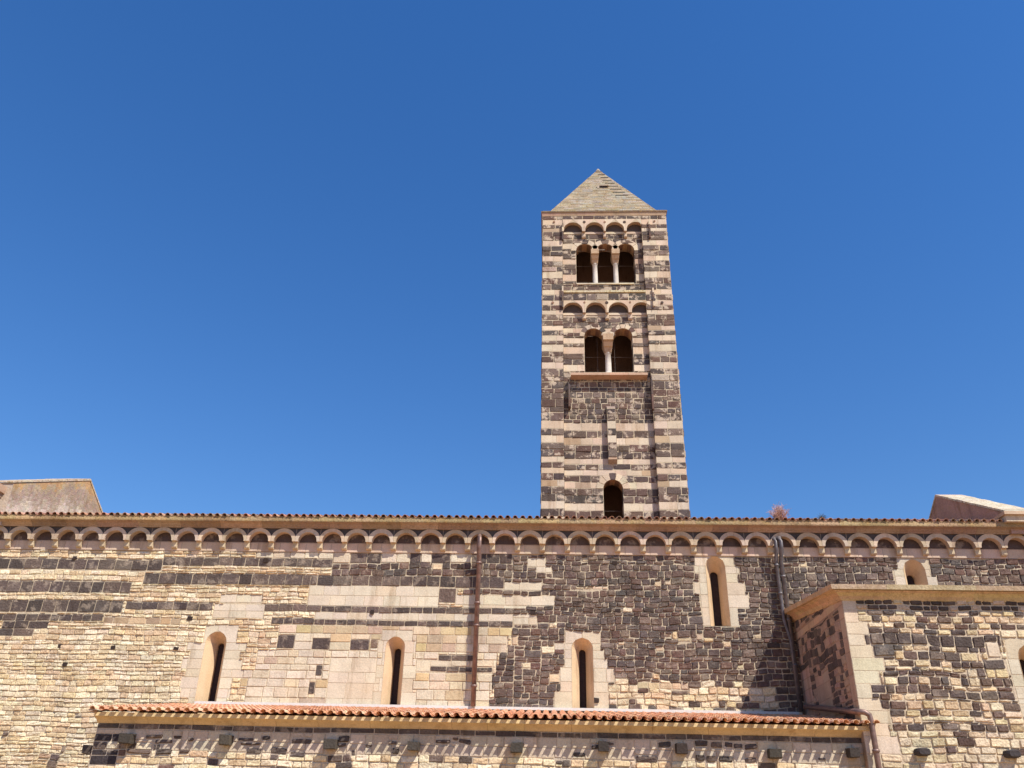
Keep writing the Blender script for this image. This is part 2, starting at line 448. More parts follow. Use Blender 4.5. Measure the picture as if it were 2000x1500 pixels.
# top courses with light and dark blocks in turn
for x0, x1 in ((500, 684), (745, 801), (823, 843), (880, 921)): A((*PR(x0, x1, 1078, 1099, YN), 'ashr', .42))
for x0, x1 in ((684, 745), (801, 823), (843, 880), (921, 1000)): A((*PR(x0, x1, 1080, 1100, YN), 'basb', .42))
# basalt bands on the left
for x0, x1, y0, y1, st in ((-60, 318, 1092, 1112, 'basb'), (318, 650, 1090, 1106, 'basb'), (281, 620, 1121, 1142, 'basb'), (620, 985, 1125, 1147, 'basb'),
                           (-60, 256, 1135, 1157, 'basb'), (-60, 240, 1172, 1195, 'basb'), (246, 415, 1176, 1191, 'basb'), (-60, 201, 1199, 1212, 'basb'),
                           (5, 95, 1212, 1227, 'basb'), (-40, 66, 1227, 1241, 'basb'), (513, 860, 1181, 1196, 'basb'), (845, 1004, 1187, 1201, 'basb'),
                           (530, 1004, 1210, 1222, 'basb')):
    x0, x1, z0, z1 = PR(x0, x1, y0, y1, YN); A((x0, x1, z0, z1, st, .6, None, (.30, .50) if y1-y0 < 14 else (.42, .66)))
# dressed limestone
A((*PR(603, 857, 1144, 1184, YN), 'ash', .41))
A((*PR(857, 893, 1149, 1177, YN), 'basb', .7, None, (.9, 1)))
A((*PR(890, 1083, 1163, 1182, YN), 'ash', .5)); A((*PR(905, 1004, 1152, 1163, YN), 'bas', .3))
A((*PR(985, 1058, 1137, 1153, YN), 'ash', .5)); A((*PR(905, 1028, 1183, 1188, YN), 'ash', .3))
A((*PR(615, 1048, 1198, 1212, YN), 'ash', .5)); A((*PR(1002, 1050, 1207, 1220, YN), 'ash', .5))
A((*PR(440, 603, 1148, 1180, YN), 'rub', .14)); A((*PR(417, 516, 1180, 1207, YN), 'ash', .25)); A((*PR(430, 512, 1162, 1177, YN), 'ash', .2))
A((*PR(202, 353, 1206, 1219, YN), 'sta', .4, lambda x, z: vary(random.choice([(.50, .35, .19), (.42, .30, .20), (.54, .40, .25)]), .1)))
for q4 in ((6, 17, 1430, 1440), (95, 116, 1472, 1486), (92, 112, 1486, 1502), (120, 128, 1457, 1470), (146, 158, 1393, 1399), (75, 97, 1475, 1484)): A((*PR(*q4, YN), 'bas', .5, (lambda x, z: vary((.42, .28, .18), .1)) if q4[0] == 75 else None, (.5, .9)))
A((*PR(1030, 1065, 1090, 1107, YN), 'ash', .5, None, (.3, .4))); A((*PR(1047, 1077, 1107, 1118, YN), 'ash', .5, None, (.3, .4)))
A((*PR(1124, 1187, 1145, 1151, YN), 'ashr', .5, lambda x, z: vary((.66, .54, .38), .06), (.28, .36)))
for x0, x1, y0, y1 in ((1020, 1036, 1295, 1305), (1207, 1220, 1254, 1260), (1280, 1296, 1262, 1272), (1299, 1311, 1237, 1244), (1323, 1349, 1246, 1253), (1360, 1372, 1238, 1250),
                       (1398, 1415, 1239, 1243), (1473, 1488, 1240, 1248), (1412, 1427, 1254, 1264), (1440, 1452, 1298, 1306), (1278, 1291, 1137, 1146), (1245, 1345, 1333, 1346), (1072, 1092, 1317, 1333),
                       (1137, 1150, 1090, 1097), (1000, 1011, 1244, 1260), (1298, 1310, 1135, 1143), (845, 863, 1102, 1113), (1900, 1912, 1128, 1134), (1915, 1930, 1112, 1118), (1562, 1576, 1101, 1108)):
    A((*PR(x0, x1, y0, y1, YN), 'ashr', .3, lambda x, z: vary((.62, .49, .33), .12, .05), (.25, .5)))
# dressed field round the second window
A((*PR(545, 1000, 1223, 1239, YN), 'sta', .35))
A((*PR(545, 990, 1239, 1272, YN), 'sta', .38, lambda x, z: c_ashlar() if random.random() < .55 else c_stained()))
def c_fld(x, z):
    q = random.random()
    return c_ashlar() if q < .6 else c_stained() if q < .72 else vary((.66, .54, .38), .1, .03)
A((*PR(500, 970, 1272, 1312, YN), 'ashr', .26, c_fld, (.26, .7))); A((*PR(470, 962, 1312, 1345, YN), 'ashr', .30, c_fld, (.3, .75))); A((*PR(478, 955, 1345, 1386, YN), 'ashr', .40, c_fld, (.35, .75)))
A((*PR(640, 748, 1285, 1386, YN), 'ash', .38)); A((*PR(812, 880, 1290, 1312, YN), 'ash', .3))
for x0, x1, y0, y1 in ((541, 575, 1240, 1266), (609, 644, 1247, 1269), (684, 721, 1249, 1270), (617, 630, 1299, 1320), (603, 615, 1333, 1355), (856, 928, 1279, 1290), (840, 962, 1302, 1312)):
    A((*PR(x0, x1, y0, y1, YN), 'basb', .8, None, (.42, .6) if x1-x0 > 50 else (.8, .9)))
A((*PR(724, 742, 1249, 1266, YN), 'basb', .8, lambda x, z: (.22, .15, .11), (.9, 1)))
# dressed surrounds of the windows
def surround(rows, st='ash'):
    for x0, x1, y0, y1 in rows: A((*PR(x0, x1, y0, y1, YN), st, .8, None, (.36, .6)))
surround(((400, 464, 1221, 1255), (366, 481, 1255, 1270), (372, 468, 1270, 1287), (355, 472, 1287, 1307), (362, 475, 1307, 1323), (352, 452, 1323, 1345), (352, 450, 1345, 1363), (366, 441, 1363, 1390)))
surround(((746, 806, 1231, 1252), (738, 812, 1252, 1275), (746, 806, 1275, 1300), (734, 812, 1300, 1325), (740, 806, 1325, 1352), (726, 812, 1352, 1390)))
surround(((1104, 1173, 1234, 1257), (1083, 1173, 1257, 1270), (1103, 1181, 1270, 1287), (1103, 1187, 1287, 1305), (1094, 1199, 1305, 1332), (1094, 1187, 1332, 1352), (1083, 1189, 1352, 1390)))
surround(((1356, 1432, 1070, 1106), (1356, 1443, 1106, 1120), (1366, 1440, 1120, 1138), (1356, 1454, 1138, 1162), (1369, 1463, 1162, 1187), (1372, 1443, 1187, 1225)))
surround(((1750, 1812, 1070, 1112), (1744, 1816, 1112, 1126), (1750, 1831, 1126, 1150)))
Mw = MB(); masonry(Mw, front(YN), lay, wins); backing(Mw, front(YN), XL, XR, 0, ZW, wins)
# small putlog holes: nearly flush boxes, their shade put into a dark colour
wall = Mw.build('wall', STONE, nave)
for px, py in ((147, 1090), (520, 1095), (118, 1262), (222, 1265), (345, 1267), (727, 1196), (1041, 1197), (1206, 1193), (900, 1107), (1200, 1100), (1165, 1368), (372, 1208), (313, 1378), (128, 1298)):
    x, z = WX(px, py, YN), WZ(px, py, YN); Mh = MB()
    w_, h_ = random.uniform(.06, .10), random.uniform(.05, .08)
    box(Mh, x-w_, x+w_, YN-.058, YN-.01, z-h_, z+h_, (.045, .03, .026), .012)
    Mh.build('putlog_dark_box', STONE, nave)
# rear and end walls, closed so that the inside stays dark
Mb = MB(); YB = 39.0; ZE = ZC+.9
Mb.add([(XL, YB, 0), (XR, YB, 0), (XR, YB, ZE), (XL, YB, ZE)], [(0, 1, 2, 3)], (.5, .4, .3))
for x in (XL, XR): Mb.add([(x, YN, 0), (x, YB, 0), (x, YB, ZE), (x, 34.5, ZE+1.3), (x, YN, ZE)], [(0, 1, 2, 3, 4)], (.5, .4, .3))
Mb.build('rear_wall', STONE, nave)
# band under the little arches and the dark tympana behind them
Mt = MB()
T_ = front(YN-.045)
backing(Mt, T_, XL, XR, ZW, Z_RT+.02, [], (.45, .35, .28))
Mt.add([(XL, YN-.045, ZW), (XR, YN-.045, ZW), (XR, YN+.02, ZW), (XL, YN+.02, ZW)], [(0, 1, 2, 3)], (.5, .38, .28))
fill_row(Mt, T_, XL, XR, ZW, ZC+.01, 'ash', [], lambda x, z: c_pink(), (.8, 1.0))
fill_row(Mt, T_, XL, XR, ZC+.01, Z_RT, 'basb', [], lambda x, z: vary((.09, .07, .062), .15), (50, 60))
Mt.build('tympanum_band', DRESSED, nave)
SP = .9075; X0 = -20.716
YF = YN-.31                                             # face of the little arches
def arch_mesh():
    M = MB(); n = 20; base = vary(random.choice([(.58, .46, .35), (.56, .44, .33), (.50, .38, .28), (.60, .49, .38)]), .10, .03); r, Ro, hs = .355+random.uniform(-.012, .012), .50+random.uniform(-.012, .008), SP/2-.003
    inn = []; outp = []
    for k in range(n+1):
        t = math.pi*k/n
        inn.append((-r*math.cos(t), r*math.sin(t)))
        x = -Ro*math.cos(t); z = Ro*math.sin(t)
        if abs(x) > hs: x = math.copysign(hs, x); z = z if k not in (0, n) else 0
        outp.append((x, z))
    for k in range(n):
        a, b, c, d = inn[k], inn[k+1], outp[k+1], outp[k]
        vs = [(p[0], 0, p[1]) for p in (a, b, c, d)] + [(p[0], .262, p[1]) for p in (a, b, c, d)]
        cc = vary(base, .03, .01)
        M.add(vs, [(0, 1, 2, 3), (0, 4, 5, 1), (3, 2, 6, 7)] + ([(0, 3, 7, 4)] if k == 0 else []) + ([(1, 5, 6, 2)] if k == n-1 else []), cc)
    return M
def corbel_mesh(w=.19, top=(.262), h=.25, c=(.60, .46, .34)):
    M = MB(); prof = [(top*.52, 0), (top*.52, -h*.78), (top*.62, -h*.94), (top*.8, -h), (top, -h), (top, 0)]
    extrude_x(M, prof, -w/2, w/2, vary(c, .05)); return M
protos = [arch_mesh() for _ in range(14)]; meshes = []
def local_child(M, name, mat, parent, loc, mesh=None):
    if mesh is None:
        o = M.build(name, mat); mesh = o.data
    else:
        o = bpy.data.objects.new(name, mesh); col.objects.link(o)
    o.parent = parent; pl = Vector(WLOC.get(parent.name, (0, 0, 0))); o.location = Vector(loc)-pl
    return o
pm = []
for i in range(43):
    x = X0+SP*i
    if i < 14: o = local_child(protos[i], 'frieze_arch', LICHEN if False else DRESSED, nave, (x, YF, ZC)); pm.append(o.data)
    else: o = local_child(None, 'frieze_arch', DRESSED, nave, (x, YF+random.uniform(-.008, .008), ZC), random.choice(pm))
cm = corbel_mesh(); o = local_child(cm, 'corbel', DRESSED, nave, (X0-SP/2, YF, ZC-.001)); cmd = o.data
for i in range(43): local_child(None, 'corbel', DRESSED, nave, (X0+SP*(i+.5), YF, ZC-.001), cmd)
Ms = MB()                                               # dark triangles over the meeting points
for i in range(44):
    x = X0+SP*(i-.5); n = 8
    for sgn in (-1, 1):
        xs = [sgn*SP/2*k/n for k in range(n+1)]
        for a, b in zip(xs, xs[1:]):
            f = lambda q: math.sqrt(max(0, .5**2-(SP/2-abs(q))**2))-.02
            Ms.add([(x+a, YF+.05, ZC+f(a)), (x+b, YF+.05, ZC+f(b)), (x+b, YF+.05, Z_RT+.03), (x+a, YF+.05, Z_RT+.03)], [(0, 1, 2, 3)], (.085, .07, .068))
    Ms.add([(x-.008, YF+.046, ZC+.2), (x+.008, YF+.046, ZC+.2), (x+.008, YF+.046, Z_RT+.02), (x-.008, YF+.046, Z_RT+.02)], [(0, 1, 2, 3)], (.35, .27, .21)) if i % 3 else None
Ms.build('spandrel_band', DRESSED, nave)
# cornice
YC = YN-.58; ZL = WZ(1000, 1021.5, YC); ZT = WZ(1000, 1011.5, YC)
Mc = MB(); extrude_x(Mc, [(YN+.1, Z_RT-.01), (YF-.012, Z_RT-.01), (YF-.03, Z_RT+.03), (YF-.06, ZL-.12), (YF-.12, ZL-.05), (YC+.012, ZL), (YN+.1, ZL)], XL, XR, lambda: vary((.37, .26, .19), .18, .04), 1.3, .003)
Mc.build('cornice', RENDERED, nave)
Mc = MB(); extrude_x(Mc, [(YN+.3, ZL+.003), (YC, ZL+.003), (YC-.006, ZL+.04), (YC+.01, ZT), (YN+.3, ZT)], XL, XR-3.9, lambda: vary((.38, .27, .15), .25, .06), .8, .002)
Mc.build('cornice_slab', LICHEN, nave)
# roof
Mr = MB(); YE = YC-.03; tiles(Mr, XL+1.05, 16.2, .268, YE, ZT-.055, 34.5, ZT-.055+(34.5-YE)*.27, c_tileold, .38, .016)
b0 = ZT+.015+(34.5-YE)*.27
Mr.add([(XL, 34.5, b0), (XR, 34.5, b0), (XR, YB+.4, ZE-.1), (XL, YB+.4, ZE-.1)], [(0, 1, 2, 3)], (.4, .2, .13))
Mr.build('roof', OLDTILE, nave)
# windows of the nave
def splayed_window(parent, h, Y, d, ri, dz, zb, shift=0.0, name='window'):
    M = MB(); A_ = outline(h.cx, h.r+.004, zb, h.zs); zi = h.top-dz-ri
    mid = outline(h.cx+shift*.5, (h.r*.5+ri*.5)*.92, zb, h.zs*.5+zi*.5+.02); B_ = outline(h.cx+shift, ri, zb, zi)
    cc = lambda: (*vary((.64, .47, .30), .03, .01), .15)
    loft(M, A_, mid, Y-.008, Y+d*.5, cc()); loft(M, mid, B_, Y+d*.5, Y+d, cc()); loft(M, B_, B_, Y+d, Y+d+.22, cc())
    xs = (h.cx-h.r, h.cx+h.r)
    M.add([(xs[0], Y-.008, zb), (xs[1], Y-.008, zb), (h.cx+ri, Y+d, zb+.02), (h.cx-ri, Y+d, zb+.02)], [(0, 1, 2, 3)], cc())
    o = M.build(name, DRESSED, parent)
    P = MB(); vs = [(x, Y+d+.10, z) for x, z in B_]; P.add(vs, [tuple(range(len(vs)))], (.02, .02, .02))
    q = P.build('dark_sheet', DARK_SLIT); q.parent = o; return o  # flat dark sheet painted as the shade within
def reparent(o, parent):
    o.parent = parent; o.matrix_parent_inverse = Matrix.Translation(-Vector(WLOC.get(parent.name, (0, 0, 0))))
for i, h in enumerate(wins):
    splayed_window(nave, h, YN, .48, .115 if i < 3 else .14, .30 if i < 3 else .42, h.zb, 0.02)
# white flashing where the aisle roof meets the wall
Mf = MB(); xa = WX(380, 1377, 29.9)
box(Mf, xa, WX(1565, 1384, 29.9), YN-.16, YN-.03, ZF-.10, ZF-.01, (.6, .58, .55)); Mf.build('flashing', LEAD, nave)

# gable parapets rising over both ends of the nave roof
def gable(xa, xb, zf, zap, zback, name, faceside, c, capc):
    M = MB(); YFr, YAp, YBk = 29.55, 34.5, 38.6
    prof = [(YFr, ZL-.2), (YFr, zf), (YAp, zap), (YBk, zback), (YBk, ZL-.5)]
    nseg = 1
    for x in (xa, xb):
        M.add([(x, y, z) for y, z in prof], [(0, 1, 2, 3, 4)], c)
    M.add([(xa, YFr, ZL-.2), (xb, YFr, ZL-.2), (xb, YFr, zf), (xa, YFr, zf)], [(0, 1, 2, 3)], c)
    M.add([(xa, YBk, ZL-.5), (xb, YBk, ZL-.5), (xb, YBk, zback), (xa, YBk, zback)], [(0, 1, 2, 3)], c)
    if faceside == 'r':                                  # lichen along the top edge, pale wash near the roof
        nu, nv = 46, 14
        def gp(i, k):
            y = YFr+.01+(YAp-YFr)*1.35*i/nu
            top = zf+(zap-zf)*(y-YFr)/(YAp-YFr) if y < YAp else zap+(zback-zap)*(y-YAp)/(YBk-YAp)
            lo = ZT+.1+(min(y, YAp)-YFr)*.27
            return y, lo+(top-.01-lo)*k/nv, k/nv
        for i in range(nu):
            for k in range(nv):
                ps = [gp(i, k), gp(i+1, k), gp(i+1, k+1), gp(i, k+1)]; v = k/nv + .16*math.sin(i*.55+1)*math.sin(i*.21)+random.uniform(-.08, .08)
                cc = (.52, .33, .17) if v > .86 else (.47, .35, .24) if v > .72 else (.40, .30, .24) if v > .42 else (.46, .37, .30) if v > .24 else (.62, .53, .44)
                M.add([(xb+.004, y, z) for y, z, _ in ps], [(0, 1, 2, 3)], vary(cc, .12))
    g_ = M.build(name, RENDERED, nave)
    K = MB(); n = 9
    for (y0, z0, y1, z1, m_) in ((YFr-.05, zf, YAp, zap, 9), (YAp, zap, YBk, zback, 6)):
        for k in range(m_):
            t0, t1 = k/m_, (k+1)/m_-.004
            P = lambda x, t, u: (x, y0+(y1-y0)*t, z0+(z1-z0)*t+u)
            hh = .09+random.uniform(-.012, .012)
            vs = [P(x, t, u) for u in (.003, hh) for t in (t0, t1) for x in (xa-.03, xb+.03)]
            K.add(vs, [(0, 1, 3, 2), (4, 6, 7, 5), (0, 4, 5, 1), (2, 3, 7, 6), (0, 2, 6, 4), (1, 5, 7, 3)], vary(capc, .08))
    k_ = K.build('coping', LICHEN); k_.parent = g_
    return g_
XG = -20.55
t1 = W(187, 935, 34.5); t2 = W(206, 998, 36.1)
gable(XG-.95, XG, W(13, 940, 29.6).z-.09, t1.z-.09, t1.z-.1-4.1*.58, 'gable_parapet', 'r', (.50, .40, .32), (.6, .5, .38))
XG2 = 16.32
t3 = W(1827, 966, 34.5)
gable(XG2, XG2+1.05, W(1965, 999, 29.6).z-.09, t3.z-.09, t3.z-.1-4.1*.66, 'gable_parapet', 'l', (.40, .25, .20), (.58, .51, .40))
# kneeler blocks at the feet of the gables
Mk = MB()
zk = W(5, 960, 29.3).z
box(Mk, XG-1.2, XG-.22, 29.1, 30.2, zk, W(5, 943, 29.1).z, (.50, .34, .24), .01)
box(Mk, XG-1.1, XG-.30, 29.3, 30.2, zk-.16, zk-.003, (.34, .24, .18), .01)
box(Mk, XG-1.05, XG-.45, 29.36, 30.2, ZT, zk-.163, (.52, .42, .32), .01)
Mk.build('kneeler', DRESSED, nave)
Mk = MB()
x = WX(1958, 1005, 29.2)
box(Mk, x+.05, x+3, 29.15, 30.2, WZ(1980, 1005, 29.2), WZ(1980, 998, 29.2)-.02, (.50, .36, .25), .01)
box(Mk, x+.12, x+3, 29.25, 30.2, WZ(1980, 1018, 29.25), WZ(1980, 1005, 29.2)-.003, (.60, .50, .38), .01)
Mk.build('kneeler', DRESSED, nave)

# ================================================================== BELL TOWER
YT = 39.0; TX0, TX1 = -.465, 6.675; TD = TX1-TX0
tower = thing('bell_tower', 'tall square bell tower striped in basalt and limestone under a stone pyramid roof', 'tower', ((TX0+TX1)/2, YT+TD/2, 0))
TZ = lambda y, x=1180: WZ(x, y, YT)
REC = .28; YP = YT+REC
pil0 = WX(1101, 760, YT); pil1 = WX(1273, 760, YT)      # inner edges of the corner pilasters
pb = [(411, 'S'), (422, 'D'), (429, 'L'), (439, 'D'), (446, 'L'), (452, 'D'), (470, 'L'), (480, 'D'), (500, 'L'), (510, 'D'), (530.5, 'L'), (543, 'D'), (566, 'L'), (575, 'D'), (587, 'L'), (596, 'D'), (606, 'L'), (614, 'D'),
      (636, 'L'), (645, 'D'), (655, 'L'), (665.5, 'D'), (673, 'L'), (686, 'D'), (707.5, 'L'), (720, 'D'), (822, 'L'), (837, 'D'), (850.5, 'L'), (864.5, 'D'), (892, 'L'), (902.5, 'D'), (914, 'L'), (925, 'D'), (938, 'L'), (950.5, 'D'),
      (979.5, 'L'), (994, 'D'), (1010, 'L'), (1025, 'D'), (1052, 'L'), (1066, 'D'), (1090, 'L')]
bands = []
for (a, t), (b, _) in zip(pb, pb[1:]): bands.append((TZ(b), TZ(a), t))
zlast = TZ(1090); k = 0
while zlast > .3:
    z2 = max(0, zlast-(.36 if k % 2 else .62)); bands.append((z2, zlast, 'L' if k % 2 else 'D')); zlast = z2; k += 1
def band_at(z):
    for a, b, t in bands:
        if a <= z < b: return t
    return 'L'
c_tl = lambda: vary(random.choice([(.62, .50, .38), (.64, .53, .40), (.60, .46, .34)]), .07, .03)
def tlc(x, z): return c_tl() if random.random() > .05 else vary((.46, .33, .22), .1)
def tbc(x, z):
    r = random.random()
    return c_basalt() if r > .04 else vary((.42, .33, .26), .1)
def banded(M, T, x0, x1, zlo, zhi, holes, w=None, small=None, carve=(), rag=1):
    for a, b, t in bands:
        a, b = max(a, zlo), min(b, zhi)
        if b-a < .03 or t == 'S': continue
        X0_, X1_ = x0, x1; x0, x1 = x0+random.uniform(-.022, .012)*rag, x1+random.uniform(-.012, .022)*rag
        if t == 'L':
            for (p, q, c, d) in free(x0, x1, a, b, carve): fill_row(M, T, p, q, c, d, 'ash', holes, tlc, (.55, .95))
        else:
            rh = .36 if not (small and small[0] < (a+b)/2 < small[1]) else .30
            for c0, c1 in rows_between(a, b, rh):
                for (p, q, c, d) in free(x0, x1, c0, c1, carve): fill_row(M, T, p, q, c, d, 'tb' if rh > .32 else 'tbs', holes, tbc)
        x0, x1 = X0_, X1_
def reveal(M, h, Y0, Y1, seg=None, cols=None, zb=None):
    A_ = outline(h.cx, h.r+.003, h.zb if zb is None else zb, h.zs, 12)
    for k in range(len(A_)-1):
        a, b = A_[k], A_[k+1]; zz = (a[1]+b[1])/2
        if abs(a[0]-b[0]) < 1e-6:                        # straight jamb, banded
            n = max(1, int(abs(a[1]-b[1])/.34)); 
            for i in range(n):
                p = a[1]+(b[1]-a[1])*i/n; q = a[1]+(b[1]-a[1])*(i+1)/n
                c = c_tl() if band_at((p+q)/2) == 'L' else c_basalt()
                M.add([(a[0], Y0, p), (a[0], Y0, q), (a[0], Y1, q), (a[0], Y1, p)], [(0, 1, 2, 3)], c)
        else:
            c = vary((.46, .28, .17), .08) if (k//2) % 2 else vary((.24, .14, .10), .1)
            M.add([(a[0], Y0, a[1]), (b[0], Y0, b[1]), (b[0], Y1, b[1]), (a[0], Y1, a[1])], [(0, 1, 2, 3)], c)
PX = lambda x, y: WX(x, y, YP)
PZ = lambda y, x=1185: WZ(x, y, YP)
# openings in the recessed panel
s3 = PZ(490); r3 = .50
tri = [Hole(PX(c, 485), r3, s3-.001, s3) for c in (1142, 1182, 1221.5)]
triR = Hole((tri[0].cx+tri[2].cx)/2, (tri[2].cx-tri[0].cx)/2+r3, PZ(554), s3, False)
s2 = PZ(657); r2 = .50
bi = [Hole(PX(c, 650), r2, s2-.001, s2) for c in (1159, 1216.5)]
bir = (bi[1].cx-bi[0].cx)/2+r2
biR = Hole((bi[0].cx+bi[1].cx)/2, bir, PZ(727), s2, False)
dx0, dx1 = PX(1178.4, 980), PX(1218.6, 980); dr = (dx1-dx0)/2-.02
door = Hole((dx0+dx1)/2, dr, 12.0, PZ(937)-dr)
PH = tri+[triR]+bi+[biR, door]
# voussoirs round the openings
def voussoirs(M, T, h, thick, n, colsf, z0=None):
    for k in range(n):
        t0, t1 = math.pi*k/n+.02, math.pi*(k+1)/n-.02
        vs = []
        for (r, d) in ((h.r, .0), (h.r+.005, .035), (h.r+thick-.01, .035), (h.r+thick, .0)):
            for t in (t0, (t0+t1)/2, t1): vs.append(T(h.cx-r*math.cos(t), h.zs+r*math.sin(t), d))
        fs = [(b*3+a, b*3+a+1, (b+1)*3+a+1, (b+1)*3+a) for b in range(3) for a in range(2)]
        fs += [(0, 3, 6, 9), (2, 5, 8, 11)]
        M.add(vs, fs, colsf(k))
Mp = MB(); TP = front(YP)
ztop = TZ(411)
f1t, f1b = TZ(429), TZ(458); f2t, f2b = TZ(578), TZ(616)  # the two friezes
small = (PZ(800), PZ(735))
banded(Mp, TP, pil0-.02, pil1+.02, 8.0, ztop, PH, small=small, rag=0)
backing(Mp, TP, pil0-.1, pil1+.1, 8.0, ztop, PH)
for i, h in enumerate(tri): voussoirs(Mp, TP, h, .30, 5, lambda k: c_basalt() if k == 2 else c_tl())
for i, h in enumerate(bi): voussoirs(Mp, TP, h, .26, 7, lambda k: c_tl() if k in (0, 2, 3, 4, 6) else c_basalt())
voussoirs(Mp, TP, door, .36, 7, lambda k: c_basalt() if k == 3 else c_tl())
YI = YP+.75
for h in tri+bi+[door]: reveal(Mp, h, YP, YI, zb=(h.zs-.001 if h is not door else None))
for h in (triR, biR):
    for x in (h.cx-h.r, h.cx+h.r):
        n = 5
        for k in range(n):
            a = h.zb+(h.zs-h.zb)*k/n; b = h.zb+(h.zs-h.zb)*(k+1)/n
            Mp.add([(x, YP, a), (x, YP, b), (x, YI, b), (x, YI, a)], [(0, 1, 2, 3)], c_tl() if band_at((a+b)/2) == 'L' else c_basalt())
    Mp.add([(h.cx-h.r, YP, h.zb), (h.cx+h.r, YP, h.zb), (h.cx+h.r, YI, h.zb), (h.cx-h.r, YI, h.zb)], [(0, 1, 2, 3)], c_tl())
for hs in (tri, bi):                                     # soffit pieces between the arches
    for a, b in zip(hs, hs[1:]):
        Mp.add([(a.cx+a.r, YP, a.zs), (b.cx-b.r, YP, a.zs), (b.cx-b.r, YI, a.zs), (a.cx+a.r, YI, a.zs)], [(0, 1, 2, 3)], c_tl())
Mp.build('recessed_wall', STONE, tower)
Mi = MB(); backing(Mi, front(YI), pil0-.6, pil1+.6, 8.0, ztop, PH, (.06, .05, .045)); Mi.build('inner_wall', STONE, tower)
# corner pilasters, side walls
Mq = MB(); TT = front(YT)
banded(Mq, TT, TX0, pil0, 8.0, ztop, []); banded(Mq, TT, pil1, TX1, 8.0, ztop, [])
backing(Mq, TT, TX0, pil0, 8.0, ztop, []); backing(Mq, TT, pil1, TX1, 8.0, ztop, [])
for x, n_ in ((pil0, 1), (pil1, -1)):
    for a, b, t in bands:
        if b < 8 or t == 'S': continue
        Mq.add([(x, YT-.02, a), (x, YP, a), (x, YP, b), (x, YT-.02, b)], [(0, 1, 2, 3)], c_tl() if t == 'L' else c_basalt())
banded(Mq, leftside(TX0), YT, YT+TD, 8.0, ztop, []); backing(Mq, leftside(TX0), YT, YT+TD, 0, ztop, [])
banded(Mq, rightside(TX1), YT, YT+TD, 8.0, ztop, []); backing(Mq, rightside(TX1), YT, YT+TD, 0, ztop, [])
Mq.add([(TX0, YT+TD, 0), (TX1, YT+TD, 0), (TX1, YT+TD, ztop), (TX0, YT+TD, ztop)], [(0, 1, 2, 3)], (.4, .32, .25))
Mq.build('corner_wall', STONE, tower)
# floors, and an upright brown sheet added behind, keep the openings dark
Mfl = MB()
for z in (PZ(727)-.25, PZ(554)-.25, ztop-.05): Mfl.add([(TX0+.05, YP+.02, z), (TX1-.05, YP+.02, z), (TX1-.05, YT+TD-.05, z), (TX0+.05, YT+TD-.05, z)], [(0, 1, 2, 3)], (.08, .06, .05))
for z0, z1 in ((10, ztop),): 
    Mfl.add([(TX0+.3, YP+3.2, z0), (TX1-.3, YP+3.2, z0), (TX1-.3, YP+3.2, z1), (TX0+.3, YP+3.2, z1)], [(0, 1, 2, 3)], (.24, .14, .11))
Mfl.build('inner_sheets', STONE, tower)
